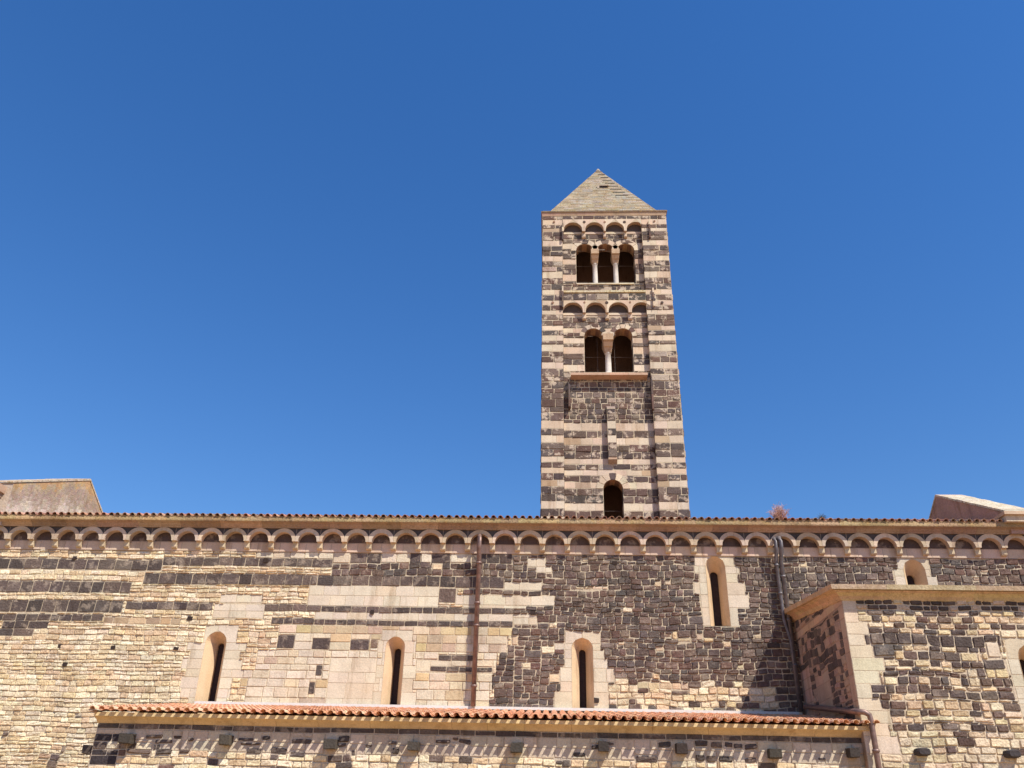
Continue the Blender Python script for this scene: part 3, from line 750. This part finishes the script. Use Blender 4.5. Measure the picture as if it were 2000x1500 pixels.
# friezes of four blind arches
def tower_frieze(cs, yc_px, r, ztop_, zbot_, roundels):
    z_s = WZ(1180, yc_px, YT); hs = [Hole(WX(c, yc_px, YT), r, zbot_-.01, z_s) for c in cs]
    legw = .10
    x0, x1 = pil0+.005, pil1-.005
    M = MB(); zc_ = z_s-.12
    # plate with the arches cut out; legs end on corbels
    hs2 = [Hole(h.cx, r, zc_-.01, z_s) for h in hs]
    T = front(YT-.03)
    fill_row(M, T, x0, x1, zc_, ztop_, 'ash', hs2, tlc, (.5, .7)); backing(M, T, x0, x1, zc_, ztop_, hs2)
    for h in hs2:
        A_ = outline(h.cx, r, zc_, z_s, 12); loft(M, A_, A_, YT-.03, YP+.0, lambda: vary((.52, .38, .27), .05))
    # undersides of the legs
    edges = [x0]+[v for h in hs2 for v in (h.cx-r, h.cx+r)]+[x1]
    for a, b in zip(edges[::2], edges[1::2]):
        if b > a: M.add([(a, YT-.03, zc_), (b, YT-.03, zc_), (b, YP, zc_), (a, YP, zc_)], [(0, 1, 2, 3)], (.5, .38, .28))
    for x in (x0, x1): M.add([(x, YT-.03, zc_), (x, YP, zc_), (x, YP, ztop_), (x, YT-.03, ztop_)], [(0, 1, 2, 3)], (.5, .4, .3))
    M.add([(x0, YT-.03, ztop_), (x1, YT-.03, ztop_), (x1, YP, ztop_), (x0, YP, ztop_)], [(0, 1, 2, 3)], (.55, .45, .3))
    o = M.build('arch_frieze', DRESSED, tower)
    # dark tympana over a light course
    D = MB()
    for h in hs2:
        D.add([(h.cx-r, YP-.04, zc_+.0), (h.cx+r, YP-.04, zc_+.0), (h.cx+r, YP-.04, z_s+.02), (h.cx-r, YP-.04, z_s+.02)], [(0, 1, 2, 3)], c_tl())
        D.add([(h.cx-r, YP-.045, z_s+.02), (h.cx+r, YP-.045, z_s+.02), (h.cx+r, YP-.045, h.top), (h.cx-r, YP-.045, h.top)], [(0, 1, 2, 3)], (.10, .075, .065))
    q = D.build('tympanum', DRESSED); q.parent = o; q.matrix_parent_inverse = Matrix.Identity(4)
    for a, b in zip(hs2, hs2[1:]):
        w_ = (b.cx-a.cx)-2*r
        C = corbel_mesh(max(.16, w_+.04), .30, .34); k_ = C.build('corbel', DRESSED); k_.parent = o
        k_.location = ((a.cx+b.cx)/2, YT-.04, zc_-.002); 
    for px, py, rr, cc in roundels:
        B = MB(); x, z = WX(px, py, YT), WZ(px, py, YT)
        vs = [(x+rr*math.cos(t*math.pi/6), YT-.052, z+rr*math.sin(t*math.pi/6)) for t in range(12)]
        vs += [(x+rr*math.cos(t*math.pi/6), YT-.02, z+rr*math.sin(t*math.pi/6)) for t in range(12)]
        B.add(vs, [tuple(range(12))]+[(t, (t+1) % 12, 12+(t+1) % 12, 12+t) for t in range(12)], cc)
        k_ = B.build('roundel', DRESSED); k_.parent = o
    return o
DK = (.09, .06, .05); BR = (.28, .16, .11)
tower_frieze((1119, 1161, 1201, 1242), 448.5, .53, TZ(428.5), TZ(457), [(1082, 434, .06, BR), (1141, 434.5, .085, DK), (1181, 434.5, .07, BR), (1219.5, 434.5, .09, DK), (1278, 432.5, .06, BR)])
tower_frieze((1119, 1163.5, 1208, 1253.6), 607, .54, TZ(587), TZ(615), [(1079.5, 591.5, .07, BR), (1141.5, 591.5, .06, BR), (1185, 591.8, .09, DK), (1230.5, 591, .06, BR), (1293, 591.5, .08, DK)])
# flush courses between the second frieze and the string course, and above the first frieze
for a, b, st, f in ((TZ(587), TZ(573.5), 'tb', tbc), (TZ(428.5), TZ(421.5), 'tb', tbc)):
    Mz = MB(); T = front(YT-.005); fill_row(Mz, T, pil0, pil1, a, b, st, [], f, (.5, .8)); backing(Mz, T, pil0, pil1, a, b, [])
    Mz.add([(pil0, YT-.005, b), (pil1, YT-.005, b), (pil1, YP, b), (pil0, YP, b)], [(0, 1, 2, 3)], (.55, .45, .33))
    Mz.build('flush_course', STONE, tower)
def ledge(name, x0, x1, y0, y1, z0, z1, c, mat=DRESSED):
    M = MB(); n = 4
    for k in range(n):
        a = x0+(x1-x0)*k/n; b = x0+(x1-x0)*(k+1)/n-.004
        M.add([(a, y0, z1), (b, y0, z1), (b, y1, z1), (a, y1, z1), (a, y0, z0+(z1-z0)*.35), (b, y0, z0+(z1-z0)*.35), (a, y0+(y1-y0)*.6, z0), (b, y0+(y1-y0)*.6, z0), (a, y1, z0), (b, y1, z0)],
              [(0, 1, 2, 3), (0, 1, 5, 4), (4, 5, 7, 6), (6, 7, 9, 8), (0, 4, 6, 8, 3), (1, 5, 7, 9, 2)], vary(c, .05))
    return M.build(name, mat, tower)
ledge('string_course', pil0+.01, pil1-.01, YT-.06, YP-.0, TZ(573.5), TZ(568), (.62, .52, .36), LICHEN)
ledge('window_sill', PX(1128, 556)-.05, PX(1237, 556)+.05, YP-.08, YP+.3, PZ(557.5), PZ(554), (.64, .54, .40))
ledge('window_sill', WX(1115, 730, YT-.1), WX(1265, 730, YT-.1), YT-.16, YP+.3, WZ(1190, 735.5, YT-.1), WZ(1190, 727.6, YT-.16), (.56, .36, .25))
# slim strips, added to cast the narrow shadows by the friezes and plain panel
for px, y0, y1, pr in ((1099, 438, 470, .16), (1268.5, 433, 467, .14), (1099, 561, 602, .16), (1276, 565, 600, .14), (1112, 752, 796, .15), (1274, 742, 800, .10)):
    M = MB(); x = WX(px, (y0+y1)/2, YT); n = 4; za, zb2 = TZ(y1), TZ(y0)
    for k in range(n): box(M, x-.045, x+.045, YT-pr, YP, za+(zb2-za)*k/n, za+(zb2-za)*(k+1)/n-.004, c_tl() if band_at(za+(zb2-za)*(k+.5)/n) == 'L' else c_basalt(), .004)
    M.build('shadow_strip', STONE, tower)
# central strip
Ml = MB(); lx0, lx1 = WX(1187, 850, YT), WX(1204, 850, YT); lz0, lz1 = TZ(897), TZ(797)
banded(Ml, front(YT), lx0, lx1, lz0, lz1, []); backing(Ml, front(YT), lx0, lx1, lz0, lz1, [])
for x in (lx0, lx1):
    for a, b, t in bands:
        a, b = max(a, lz0), min(b, lz1)
        if b-a > .01 and t != 'S': Ml.add([(x, YT-.01, a), (x, YP, a), (x, YP, b), (x, YT-.01, b)], [(0, 1, 2, 3)], c_tl() if t == 'L' else c_basalt())
Ml.add([(lx0, YT, lz1), (lx1, YT, lz1), (lx1, YP, lz1+.25), (lx0, YP, lz1+.25)], [(0, 1, 2, 3)], (.3, .22, .18))
Ml.add([(lx0, YT, lz0), (lx1, YT, lz0), (lx1, YP, lz0-.16), (lx0, YP, lz0-.16)], [(0, 1, 2, 3)], (.4, .3, .22))
Ml.build('pilaster_strip', STONE, tower)
# columns with capitals
def column(x, zb, zs, r, capw, caph, parent):
    C = MB(); y = YP+.30
    C.smooth = True
    lathe(C, x, y, [(zb, r*1.35), (zb+.06, r*1.35), (zb+.09, r*1.05), (zb+.13, r*1.0), (zb+(zs-caph-zb)*.5, r*.97), (zs-caph-.05, r*.9), (zs-caph-.03, r*1.05), (zs-caph, r*1.05)], (.66, .60, .54))
    o = C.build('column', DRESSED, parent)
    K = MB()
    def fr(z, wx, wy, z2, wx2, wy2, c):
        vs = [(x+sx*w, y+sy*v, zz) for zz, w, v in ((z, wx, wy), (z2, wx2, wy2)) for sx, sy in ((-1, -1), (1, -1), (1, 1), (-1, 1))]
        K.add(vs, [(0, 1, 5, 4), (1, 2, 6, 5), (2, 3, 7, 6), (3, 0, 4, 7), (0, 1, 2, 3), (4, 5, 6, 7)], c)
    z = zs-caph
    fr(z, r*1.0, r*1.0, z+caph*.30, capw*.42, capw*.5, (.52, .36, .24)); fr(z+caph*.30, capw*.44, capw*.6, z+caph*.55, capw*.47, capw*.85, (.56, .40, .27))
    fr(z+caph*.57, capw*.40, capw*.9, z+caph*.62, capw*.40, capw*1.0, (.5, .35, .24)); fr(z+caph*.62, capw*.5, capw*1.05, zs-.002, capw*.52, capw*1.15, (.58, .42, .28))
    for s_ in (-1, 1):
        lathe(K, x+s_*capw*.36, y-capw*.62, [(z+caph*.36, .02), (z+caph*.42, .055), (z+caph*.5, .03)], (.58, .42, .28), 8)
    k_ = K.build('capital', DRESSED); k_.parent = o
    return o
for c in (1161.7, 1201.8): column(PX(c, 490), triR.zb+.01, s3, .145, .44, .74, tower)
column(PX(1187, 657), biR.zb+.01, s2, .165, .54, .90, tower)
# wires across the openings
def wire(a, b):
    Wr = MB(); tube(Wr, [a, b], .007, (.3, .26, .24), 5); Wr.build('safety_wire', WIRE, tower)
for y in (509, 540): z = PZ(y); wire((triR.cx-triR.r, YP+.55, z), (triR.cx+triR.r, YP+.55, z))
for y in (688, 720): z = PZ(y); wire((biR.cx-biR.r, YP+.55, z), (biR.cx+biR.r, YP+.55, z))
for px in (1168, 1202): x = PX(px, 690); wire((x, YP+.55, biR.zb), (x, YP+.55, s2+.2))
z = PZ(993); wire((door.cx-dr, YP+.4, z), (door.cx+dr, YP+.4, z))
# cornice and pyramid
def ring(M, prof, c):   # prof: (offset outward, z); square ring round the tower
    for (o0, z0), (o1, z1) in zip(prof, prof[1:]):
        p = [[(TX0-o, YT-o, z), (TX1+o, YT-o, z), (TX1+o, YT+TD+o, z), (TX0-o, YT+TD+o, z)] for o, z in ((o0, z0), (o1, z1))]
        for k in range(4):
            a, b = p[0][k], p[0][(k+1) % 4]; d, e = p[1][k], p[1][(k+1) % 4]; n = 7
            for i in range(n):
                L = lambda u, v, t: tuple(u[q]+(v[q]-u[q])*t for q in range(3))
                M.add([L(a, b, i/n), L(a, b, (i+1)/n), L(d, e, (i+1)/n), L(d, e, i/n)], [(0, 1, 2, 3)], vary(c, .07))
zc0 = TZ(421.5); zc1 = WZ(1180, 412.5, YT-.12)
Mco = MB(); ring(Mco, [(.0, zc0), (.02, zc0), (.025, zc0+.06), (.06, zc1-.02)], (.44, .30, .21)); 
Mco.build('cornice', DRESSED, tower)
Mco = MB(); ring(Mco, [(.05, zc1-.02), (.09, zc1-.02), (.095, zc1+.07), (-.6, zc1+.09)], (.20, .14, .10)); Mco.build('cornice_slab', LICHEN, tower)
cxT, cyT = (TX0+TX1)/2, YT+TD/2; ap = W(1167, 331, cyT).z; zb_ = zc1+.08; hb = 3.34
Mpy = MB()
c_py = lambda: vary(random.choice([(.36, .30, .22), (.33, .27, .19), (.39, .33, .25), (.31, .25, .17), (.35, .31, .25)]), .12, .05)
ST['pyr'] = dict(g=.012, p=.014, pj=.008, e=.012, j=.006, wob=0, tilt=.006, col=c_py, nx=2, w=(.35, .85))
H = ap-zb_; SL = math.hypot(H, hb)
for side in range(4):
    def T(u, s, d, side=side):
        t = s/SL; off = hb*(1-t)+d*H/SL; z = zb_+H*t+d*hb/SL
        q = [(u, -off), (off, u), (-u, off), (-off, -u)][side]
        return (cxT+q[0], cyT+q[1], z)
    n = 30
    Mpy.add([T(-hb, 0, 0), T(hb, 0, 0), T(0, SL, 0)], [(0, 1, 2)], (.40, .33, .25))
    for k in range(n):
        s0, s1 = SL*k/n, SL*(k+1)/n
        L = lambda s: -hb*(1-s/SL); Rr = lambda s: hb*(1-s/SL)
        xs = [L((s0+s1)/2)]; e_ = Rr((s0+s1)/2)
        while xs[-1] < e_: xs.append(xs[-1]+random.uniform(.35, .85))
        xs[-1] = e_
        m_ = len(xs)-1
        for i in range(m_):
            a = L if i == 0 else xs[i]; b = Rr if i == m_-1 else xs[i+1]
            block(Mpy, T, a, b, s0, s1, ST['pyr'])
pyr = Mpy.build('pyramid_roof', LICHEN, tower)
Mq2 = MB(); hz = W(1171, 367, cyT-1.9)
# vent slot: a small hood; the mouth's shade is a dark-coloured box
t_ = .56; yy = cyT-hb*(1-t_); zz = zb_+H*t_
box(Mq2, cxT-.06, cxT+.44, yy-.06, yy+.2, zz-.10, zz+.10, (.03, .02, .02))
box(Mq2, cxT-.16, cxT+.54, yy-.10, yy+.3, zz+.105, zz+.18, (.46, .38, .30), .01)
box(Mq2, cxT-.20, cxT-.065, yy-.10, yy+.2, zz-.12, zz+.10, (.46, .38, .30), .01)
v_ = Mq2.build('vent_slot', DRESSED, tower)
Mj = MB()
def pj(u, s, d): t = s/SL; off = hb*(1-t)+d*H/SL; return (cxT+u, cyT-off, zb_+H*t+d*hb/SL)
def seam(u0, s0, u1, s1):
    du, ds = (.022, 0) if abs(s1-s0) > abs(u1-u0) else (0, .045)
    Mj.add([pj(u0-du, s0-ds, .05), pj(u1+du, s1-ds, .05), pj(u1+du, s1+ds, .05), pj(u0-du, s0+ds, .05)], [(0, 1, 2, 3)], (.13, .105, .085))
for k in range(9):
    s_ = SL*.93-.50*k; u_ = -.18+.13*k; wd = .42+.05*k
    seam(u_, s_, u_+wd, s_); seam(u_+wd, s_, u_+wd, s_-.46)
    if k % 2: seam(u_, s_, u_, s_-.46)
    if k % 3 == 1: seam(u_+wd*.5, s_, u_+wd*.5, s_-.46)
Mj.build('repair_seams', DRESSED, tower)
Mq3 = MB(); lathe(Mq3, cxT, cyT, [(ap-.22, .17), (ap-.1, .12), (ap, .07), (ap+.04, .02)], (.36, .31, .25), 8); Mq3.build('finial_cap', DRESSED, tower)

# ================================================================== AISLE
YA = 25.05
aisle = thing('side_aisle', 'low side aisle with an orange tile roof, ochre cornice and dark stone brackets', 'building', (-2, YA, 0))
AX0, AX1 = WX(189, 1425, YA), WX(1694, 1440, YA)
zdt, zdb = WZ(1000, 1427.5, YA), WZ(1000, 1439, YA)      # basalt course under the cornice
zpl = WZ(1000, 1480, YA)
lay = []; A = lay.append
A((AX0, AX1, 0, zpl, 'rub', .17, lambda x, z: c_basalt() if random.random() < .10 else c_rubble()))
A((AX0, AX1, zpl, zdb, 'sta', .25, lambda x, z: vary((.55, .455, .35), .08, .03)))
A((AX0, AX1, zdb, zdt, 'basb', .5, None, (.42, .75)))
A((AX0, AX0+.75, zpl-.4, zdb-.13, 'basb', .30, lambda x, z: (.05, .04, .042)))
A((AX0, AX0+1.9, zpl, zdb-.33, 'basb', .24, lambda x, z: c_basaltd() if random.random() < .7 else c_ashlar(), (.25, .45)))
# dark blocks scattered through the pale courses
for px, py, w_, h_ in ((300, 1440, 32, 8), (318, 1450, 34, 8), (345, 1443, 18, 9), (372, 1448, 12, 9), (318, 1470, 30, 12), (270, 1468, 50, 9), (360, 1470, 22, 9), (480, 1443, 30, 8), (490, 1452, 40, 7), (520, 1441, 17, 9), (497, 1466, 30, 14), (545, 1466, 30, 14), (588, 1445, 42, 10),
                       (580, 1470, 30, 12), (672, 1444, 24, 12), (668, 1456, 18, 7), (767, 1449, 18, 9), (772, 1466, 14, 12), (690, 1470, 10, 12), (720, 1457, 14, 7), (864, 1452, 30, 9), (906, 1450, 28, 13), (888, 1446, 12, 8), (1165, 1457, 24, 9), (1130, 1471, 24, 12), (1195, 1454, 12, 8), (1297, 1454, 24, 11),
                       (1369, 1454, 26, 12), (1398, 1457, 22, 12), (1422, 1456, 18, 12), (1442, 1457, 20, 12), (1467, 1460, 24, 12), (1262, 1481, 44, 13), (1368, 1483, 20, 13), (1390, 1484, 20, 12), (1418, 1484, 28, 12), (1468, 1486, 24, 12), (1090, 1485, 14, 9), (1602, 1479, 16, 8)):
    A((*PR(px-w_/2, px+w_/2, py-h_/2, py+h_/2, YA), 'bas', .5, lambda x, z: c_basaltd(), (.6, .9)))
Ma = MB(); masonry(Ma, front(YA), lay); backing(Ma, front(YA), AX0, AX1, 0, zdt, [], (.50, .41, .32))
TL = leftside(AX0)
masonry(Ma, TL, [(YA, 30, 0, zdt, 'rub', .2, lambda x, z: c_basalt() if random.random() < .3 else c_rubble())]); backing(Ma, TL, YA, 30, 0, zdt, [])
Ma.add([(AX0, YA, zdt), (AX0, YN, zdt), (AX0, YN, zdt+1.2)], [(0, 1, 2)], (.5, .4, .3))
Ma.build('wall', STONE, aisle)
B = MB(); zz = WZ(172, 1463, YA); box(B, AX0-.30, AX0+.02, YA+.06, YA+.36, zz-.11, zz+.10, (.085, .065, .055), .02); B.build('projecting_stone', STONE, aisle)
YAc = YA-.31
zct = WZ(1000, 1405.5, YAc)
RX0, RX1 = WX(176, 1390, 24.6), WX(1697, 1413, 24.6)
Mc = MB(); extrude_x(Mc, [(YA+.2, zdt+.002), (YA-.03, zdt+.002), (YA-.06, zdt+.03), (YA-.12, zdt+.08), (YA-.22, zdt+.13), (YAc, zdt+.16), (YAc, zct), (YA+.2, zct)], RX0+.06, AX1-.01, lambda: vary((.66, .50, .28), .05, .02), 1.25, .003)
Mc.build('cornice', DRESSED, aisle)
Mr = MB(); YAe = YA-.56; zr1 = ZF-.21
tiles(Mr, RX0+.1, AX1+.12, .267, YAe, zct+.0, YN-.10, zr1, c_tile, .36, .007, pan0=.25)
box(Mr, RX0, RX0+.12, YAe+.03, YN, zct-.01, zct+.05, (.4, .28, .2))
Mr.build('roof', TILE, aisle)
for px, py in ((245, 1441), (439, 1444), (644, 1452), (807, 1456), (1009, 1459), (1179, 1457), (1332, 1461), (1515, 1471), (1669, 1469)):
    B = MB(); x = WX(px, py, YA-.3); z = WZ(px, py, YA-.3); w_ = random.uniform(.13, .17); h_ = random.uniform(.10, .13)
    cb = vary((.07, .057, .048), .3)
    vs = [(x-w_, YA+.02, z-h_*.9), (x+w_, YA+.02, z-h_*.9), (x+w_, YA+.02, z+h_), (x-w_, YA+.02, z+h_), (x-w_, YA-.34, z-h_), (x+w_, YA-.34, z-h_), (x+w_*.95, YA-.36, z+h_*.9), (x-w_, YA-.36, z+h_*.9),
          (x-w_, YA-.24, z-h_*1.15), (x+w_, YA-.24, z-h_*1.15)]
    vs = [(a+random.uniform(-.015, .015), b, c+random.uniform(-.012, .012)) for a, b, c in vs]
    B.add(vs, [(4, 5, 6, 7), (7, 6, 2, 3), (4, 8, 9, 5), (8, 0, 1, 9), (5, 9, 1, 2, 6), (4, 7, 3, 0, 8)], cb)
    B.build('bracket', STONE, aisle)

# ================================================================== CHAPEL (transept arm on the right)
YX = 24.8
chapel = thing('transept_chapel', 'projecting chapel block of mixed dark and cream stones with pale quoins, right of the aisle', 'building', (12, YX, 0))
CX0, CX1 = 8.40, 17.0
zst = WZ(1800, 1171, YX); ztc = WZ(1640, 1139.5, YX-.36)
cw = Hole(WX(2019, 1300, YX), .36, 5.0, WZ(2015, 1259, YX)-.36)
lay = []; A = lay.append
def cmix(x, z): return (c_basalt() if random.random() < .47 else vary(random.choice([(.62, .48, .31), (.66, .54, .38), (.60, .45, .28)]), .08))
ST['mix'] = dict(g=.022, p=.034, pj=.016, e=.022, j=.018, wob=.6, tilt=.012, col=c_rubble, nx=4, w=(.22, .46))
A((CX0, CX1, 0, zst, 'mix', .205, cmix))
A((CX0, CX1, WZ(1800, 1192, YX), zst, 'mix', .155, lambda x, z: c_basaltd() if random.random() < .55 else vary((.56, .46, .34), .05), (.18, .40)))
A((CX0, CX1, 0, WZ(1800, 1428, YX), 'rub', .19, lambda x, z: c_basalt() if random.random() < .14 else vary((.66, .54, .37), .08)))
A((*PR(1690, 1955, 1239, 1261, YX), 'bas', .5, lambda x, z: c_basaltd(), (.3, .5)))
A((*PR(1706, 1744, 1261, 1283, YX), 'bas', .6, lambda x, z: (.14, .12, .11), (.9, 1)))
A((*PR(1724, 1890, 1312, 1322, YX), 'bas', .5)); A((*PR(1822, 1990, 1350, 1367, YX), 'bas', .5, lambda x, z: c_basaltd()))
A((*PR(1921, 1978, 1287, 1306, YX), 'bas', .5, lambda x, z: c_basaltd(), (.4, .5)))
A((*PR(1800, 1940, 1401, 1411, YX), 'mix', .5, lambda x, z: vary((.68, .56, .38), .06), (.5, .9)))
A((*PR(1927, 1953, 1255, 1284, YX), 'ashr', .7))
for x0, x1, y0, y1 in ((1965, 2060, 1248, 1288), (1967, 2060, 1288, 1318), (1978, 2060, 1318, 1342), (1980, 2060, 1342, 1366), (1992, 2060, 1366, 1400)): A((*PR(x0, x1, y0, y1, YX), 'ash', .8))
q_ = ((1172, 1192, 1672), (1192, 1216, 1676), (1216, 1239, 1696), (1239, 1261, 1687), (1261, 1285, 1703), (1285, 1310, 1726), (1310, 1335, 1718), (1335, 1364, 1701), (1364, 1388, 1721), (1388, 1412, 1740), (1412, 1437, 1736), (1437, 1472, 1756), (1472, 1500, 1722), (1500, 1530, 1745))
for y0, y1, x1 in q_:
    A((CX0, WX(x1, (y0+y1)/2, YX), WZ(1680, y1, YX), WZ(1680, y0, YX), 'ash', .9, lambda x, z: vary((.66, .56, .42), .04), (1.2, 1.4)))
Mx = MB(); masonry(Mx, front(YX), lay, [cw]); backing(Mx, front(YX), CX0, CX1, 0, ztc, [cw], (.60, .49, .36))
# west flank: its shade is put into darker stone and mortar colours
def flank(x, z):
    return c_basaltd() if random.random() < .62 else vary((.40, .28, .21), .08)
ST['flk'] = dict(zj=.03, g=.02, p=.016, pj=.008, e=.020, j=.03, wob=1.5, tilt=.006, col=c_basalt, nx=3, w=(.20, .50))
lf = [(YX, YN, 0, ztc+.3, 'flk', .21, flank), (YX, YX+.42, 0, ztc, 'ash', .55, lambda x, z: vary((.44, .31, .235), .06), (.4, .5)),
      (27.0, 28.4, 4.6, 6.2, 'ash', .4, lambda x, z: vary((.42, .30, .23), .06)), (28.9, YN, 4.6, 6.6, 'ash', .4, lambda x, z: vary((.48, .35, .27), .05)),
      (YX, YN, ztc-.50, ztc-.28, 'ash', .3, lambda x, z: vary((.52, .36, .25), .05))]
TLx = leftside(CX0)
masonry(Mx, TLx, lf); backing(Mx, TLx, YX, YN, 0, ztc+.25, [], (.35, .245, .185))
Mx.add([(CX1, YX, 0), (CX1, YN, 0), (CX1, YN, ztc+.3), (CX1, YX, ztc)], [(0, 1, 2, 3)], (.5, .4, .3))
Mx.build('wall', STONE, chapel)
# cornice: front run and raking left run, one profile mitred at the corner
zbk = W(1529, 1191, 29.95).z
prof = [(0.0, -.40), (.03, -.40), (.05, -.37), (.10, -.29), (.19, -.21), (.26, -.18), (.27, -.165), (.33, -.16), (.35, -.15), (.36, -.015), (.30, 0.0), (-.4, .03)]
Mc = MB()
for (o0, h0), (o1, h1) in zip(prof, prof[1:]):
    cfr = (.20, .14, .09) if h0 < -.163 and h0 > -.17 else vary((.50, .385, .25), .03) if h0 > -.17 else vary((.58, .44, .265), .03)  # dark groove under the fascia: shade put into the colour
    xs = [None, 9.6, 10.9, 12.1, 13.5, 14.8, CX1]
    for a, b in zip(xs, xs[1:]):
        a0 = CX0-o0 if a is None else a+.002; a1 = CX0-o1 if a is None else a+.002
        Mc.add([(a0, YX-o0, ztc+h0), (b-.002, YX-o0, ztc+h0), (b-.002, YX-o1, ztc+h1), (a1, YX-o1, ztc+h1)], [(0, 1, 2, 3)], vary(cfr, .03))
    ns = 6
    for k in range(ns):
        t0, t1 = k/ns, (k+1)/ns-.001
        def Q(t, o, h): return (CX0-o, (YX-o)+(YN-YX+o)*t, ztc+h+(zbk-ztc)*t)
        Mc.add([Q(t0, o0, h0), Q(t1, o0, h0), Q(t1, o1, h1), Q(t0, o1, h1)], [(0, 1, 2, 3)], vary((.54, .37, .22), .08))
Mc.build('cornice', RENDERED, chapel)
Mr = MB(); tiles(Mr, CX0+.25, CX1, .30, YX+.15, ztc-.12, YN-.04, zbk-.12, c_tileold, .5, .006); Mr.build('roof', TILE, chapel)
splayed_window(chapel, cw, YX, .5, .12, .3, cw.zb)
for px, py in ((1805, 1468), (1981, 1472)):
    B = MB(); x = WX(px, py, YX-.25); z = WZ(px, py, YX-.25)
    n = 10; vs = []
    for (y, s) in ((YX+.02, 1), (YX-.22, 1), (YX-.30, .72)):
        for k in range(n):
            t = 2*math.pi*k/n; vs.append((x+.19*s*math.copysign(abs(math.cos(t))**.6, math.cos(t)), y, z+.10*s*math.copysign(abs(math.sin(t))**.6, math.sin(t))))
    B.add(vs, [(a*n+k, a*n+(k+1) % n, (a+1)*n+(k+1) % n, (a+1)*n+k) for a in range(2) for k in range(n)]+[tuple(range(2*n, 3*n))], (.06, .05, .05))
    B.build('bracket', STONE, chapel)

# ================================================================== drainpipes
def pipe(label, pts, r, mat, collars, group):
    t = thing('drainpipe', label, 'drainpipe', pts[-1], group)
    M = MB(); M.smooth = True; tube(M, pts, r, (.2, .15, .12), 12); M.build('pipe', mat, t)
    for z in collars:
        # point on the pipe at this height
        for a, b in zip(pts, pts[1:]):
            if min(a[2], b[2]) <= z <= max(a[2], b[2]) and abs(a[2]-b[2]) > .3:
                k = (z-a[2])/(b[2]-a[2]); x, y = a[0]+(b[0]-a[0])*k, a[1]+(b[1]-a[1])*k
                C = MB(); C.smooth = True; lathe(C, x, y, [(z-.04, r*1.02), (z-.035, r*1.3), (z+.035, r*1.3), (z+.04, r*1.02)], (.2, .15, .12), 12); box(C, x-.02, x+.02, y, y+.22, z-.015, z+.015, (.1, .1, .1)); C.build('collar', mat, t)
    return t
GP = 'drainpipes on the church walls'
px_ = WX(931, 1210, 29.78)
pipe('single brown drainpipe running down the striped wall left of the tower', [(px_, YN-.05, ZC+.26), (px_, YN-.36, ZC+.24), (px_, YN-.47, ZC+.14), (px_, YN-.47, ZC-.25), (px_, YN-.22, ZC-.55), (px_, YN-.22, ZF-.02)], .085, COPPER, [WZ(928, 1178, 29.8), WZ(927, 1222, 29.8), WZ(922, 1340, 29.8), WZ(935, 1100, 29.8)], GP)
xa, xb = WX(1513, 1075, 29.75), WX(1523, 1075, 29.75)
pipe('left one of the two grey drainpipes side by side beside the chapel', [(xa, YN-.05, ZC+.25), (xa, YN-.40, ZC+.22), (xa, YN-.48, ZC+.1), (xa-.0, YN-.48, ZC-.2), (xa+.0, YN-.24, ZC-.55), (xa+.02, YN-.24, 8.3), (xa+.16, YN-.24, 7.6), (xa+.17, YN-.24, ZF)], .062, GREYPIPE, [10.2, 9.2, 7.2], GP)
pipe('right, thicker one of the two grey drainpipes, nearest the chapel', [(xb, YN-.05, ZC+.28), (xb, YN-.40, ZC+.25), (xb, YN-.48, ZC+.1), (xb, YN-.48, ZC-.2), (xb, YN-.22, ZC-.55), (xb+.02, YN-.22, ZF)], .078, GREYPIPE, [9.8, 8.3, 6.8], GP)
e1 = W(1699, 1391, YX-.28); e1.x = max(CX0+.02, e1.x)
pipe('brown drainpipe crossing the end of the tile roof and turning down the chapel corner', [(xb+.1, YN-.5, ZF+.10), (CX0-.16, YN-.9, ZF+.06), (CX0-.14, YX+.2, W(1690, 1388, YX).z), (CX0-.10, YX-.14, e1.z+.03), (e1.x-.12, YX-.20, e1.z+.01), (e1.x, YX-.20, e1.z-.06), (e1.x+.02, YX-.20, e1.z-.2), (e1.x+.02, YX-.20, .2)], .075, COPPER, [e1.z-.95, 1.4], GP)

# ================================================================== plants on the roof edge
def drybush(px, py, hgt, rad, n, label, mat, name='dry_shrub', Y=29.55, cat='shrub'):
    b = W(px, py, Y); b.z = ZT-.01
    t = thing(name, label, cat, tuple(b)); M = MB()
    for i in range(n):
        a = random.uniform(0, 2*math.pi); s = random.uniform(.15, 1); h = hgt*random.uniform(.55, 1)*(1.12-.35*s*s)
        p = [Vector(b)]
        for k in range(1, 5):
            q = k/4; p.append(Vector((b.x+math.cos(a)*rad*s*q**.8+random.uniform(-.03, .03), b.y+math.sin(a)*rad*.8*s*q**.8, b.z+h*q+random.uniform(-.02, .02))))
        tube(M, p, .009, (.5, .3, .25), 3, .003)
        for _ in range(6):
            k = random.randint(1, 3); s0 = p[k].lerp(p[k+1], random.random()); d = Vector((random.uniform(-1, 1), random.uniform(-1, 1), random.uniform(-.2, 1))).normalized()*random.uniform(.06, .17)
            tube(M, [s0, s0+d*.5+Vector((0, 0, .01)), s0+d], .006, (.5, .3, .25), 3, .003)
    M.build('twigs', mat, t); return t
drybush(1523, 1011, .58, .42, 95, 'round tuft of dry pink twigs growing on the roof edge', TWIG)
drybush(1606, 1012, .22, .13, 16, 'tiny dark weed on the roof tiles right of the pink tuft', GREEN, 'weed', cat='weed')
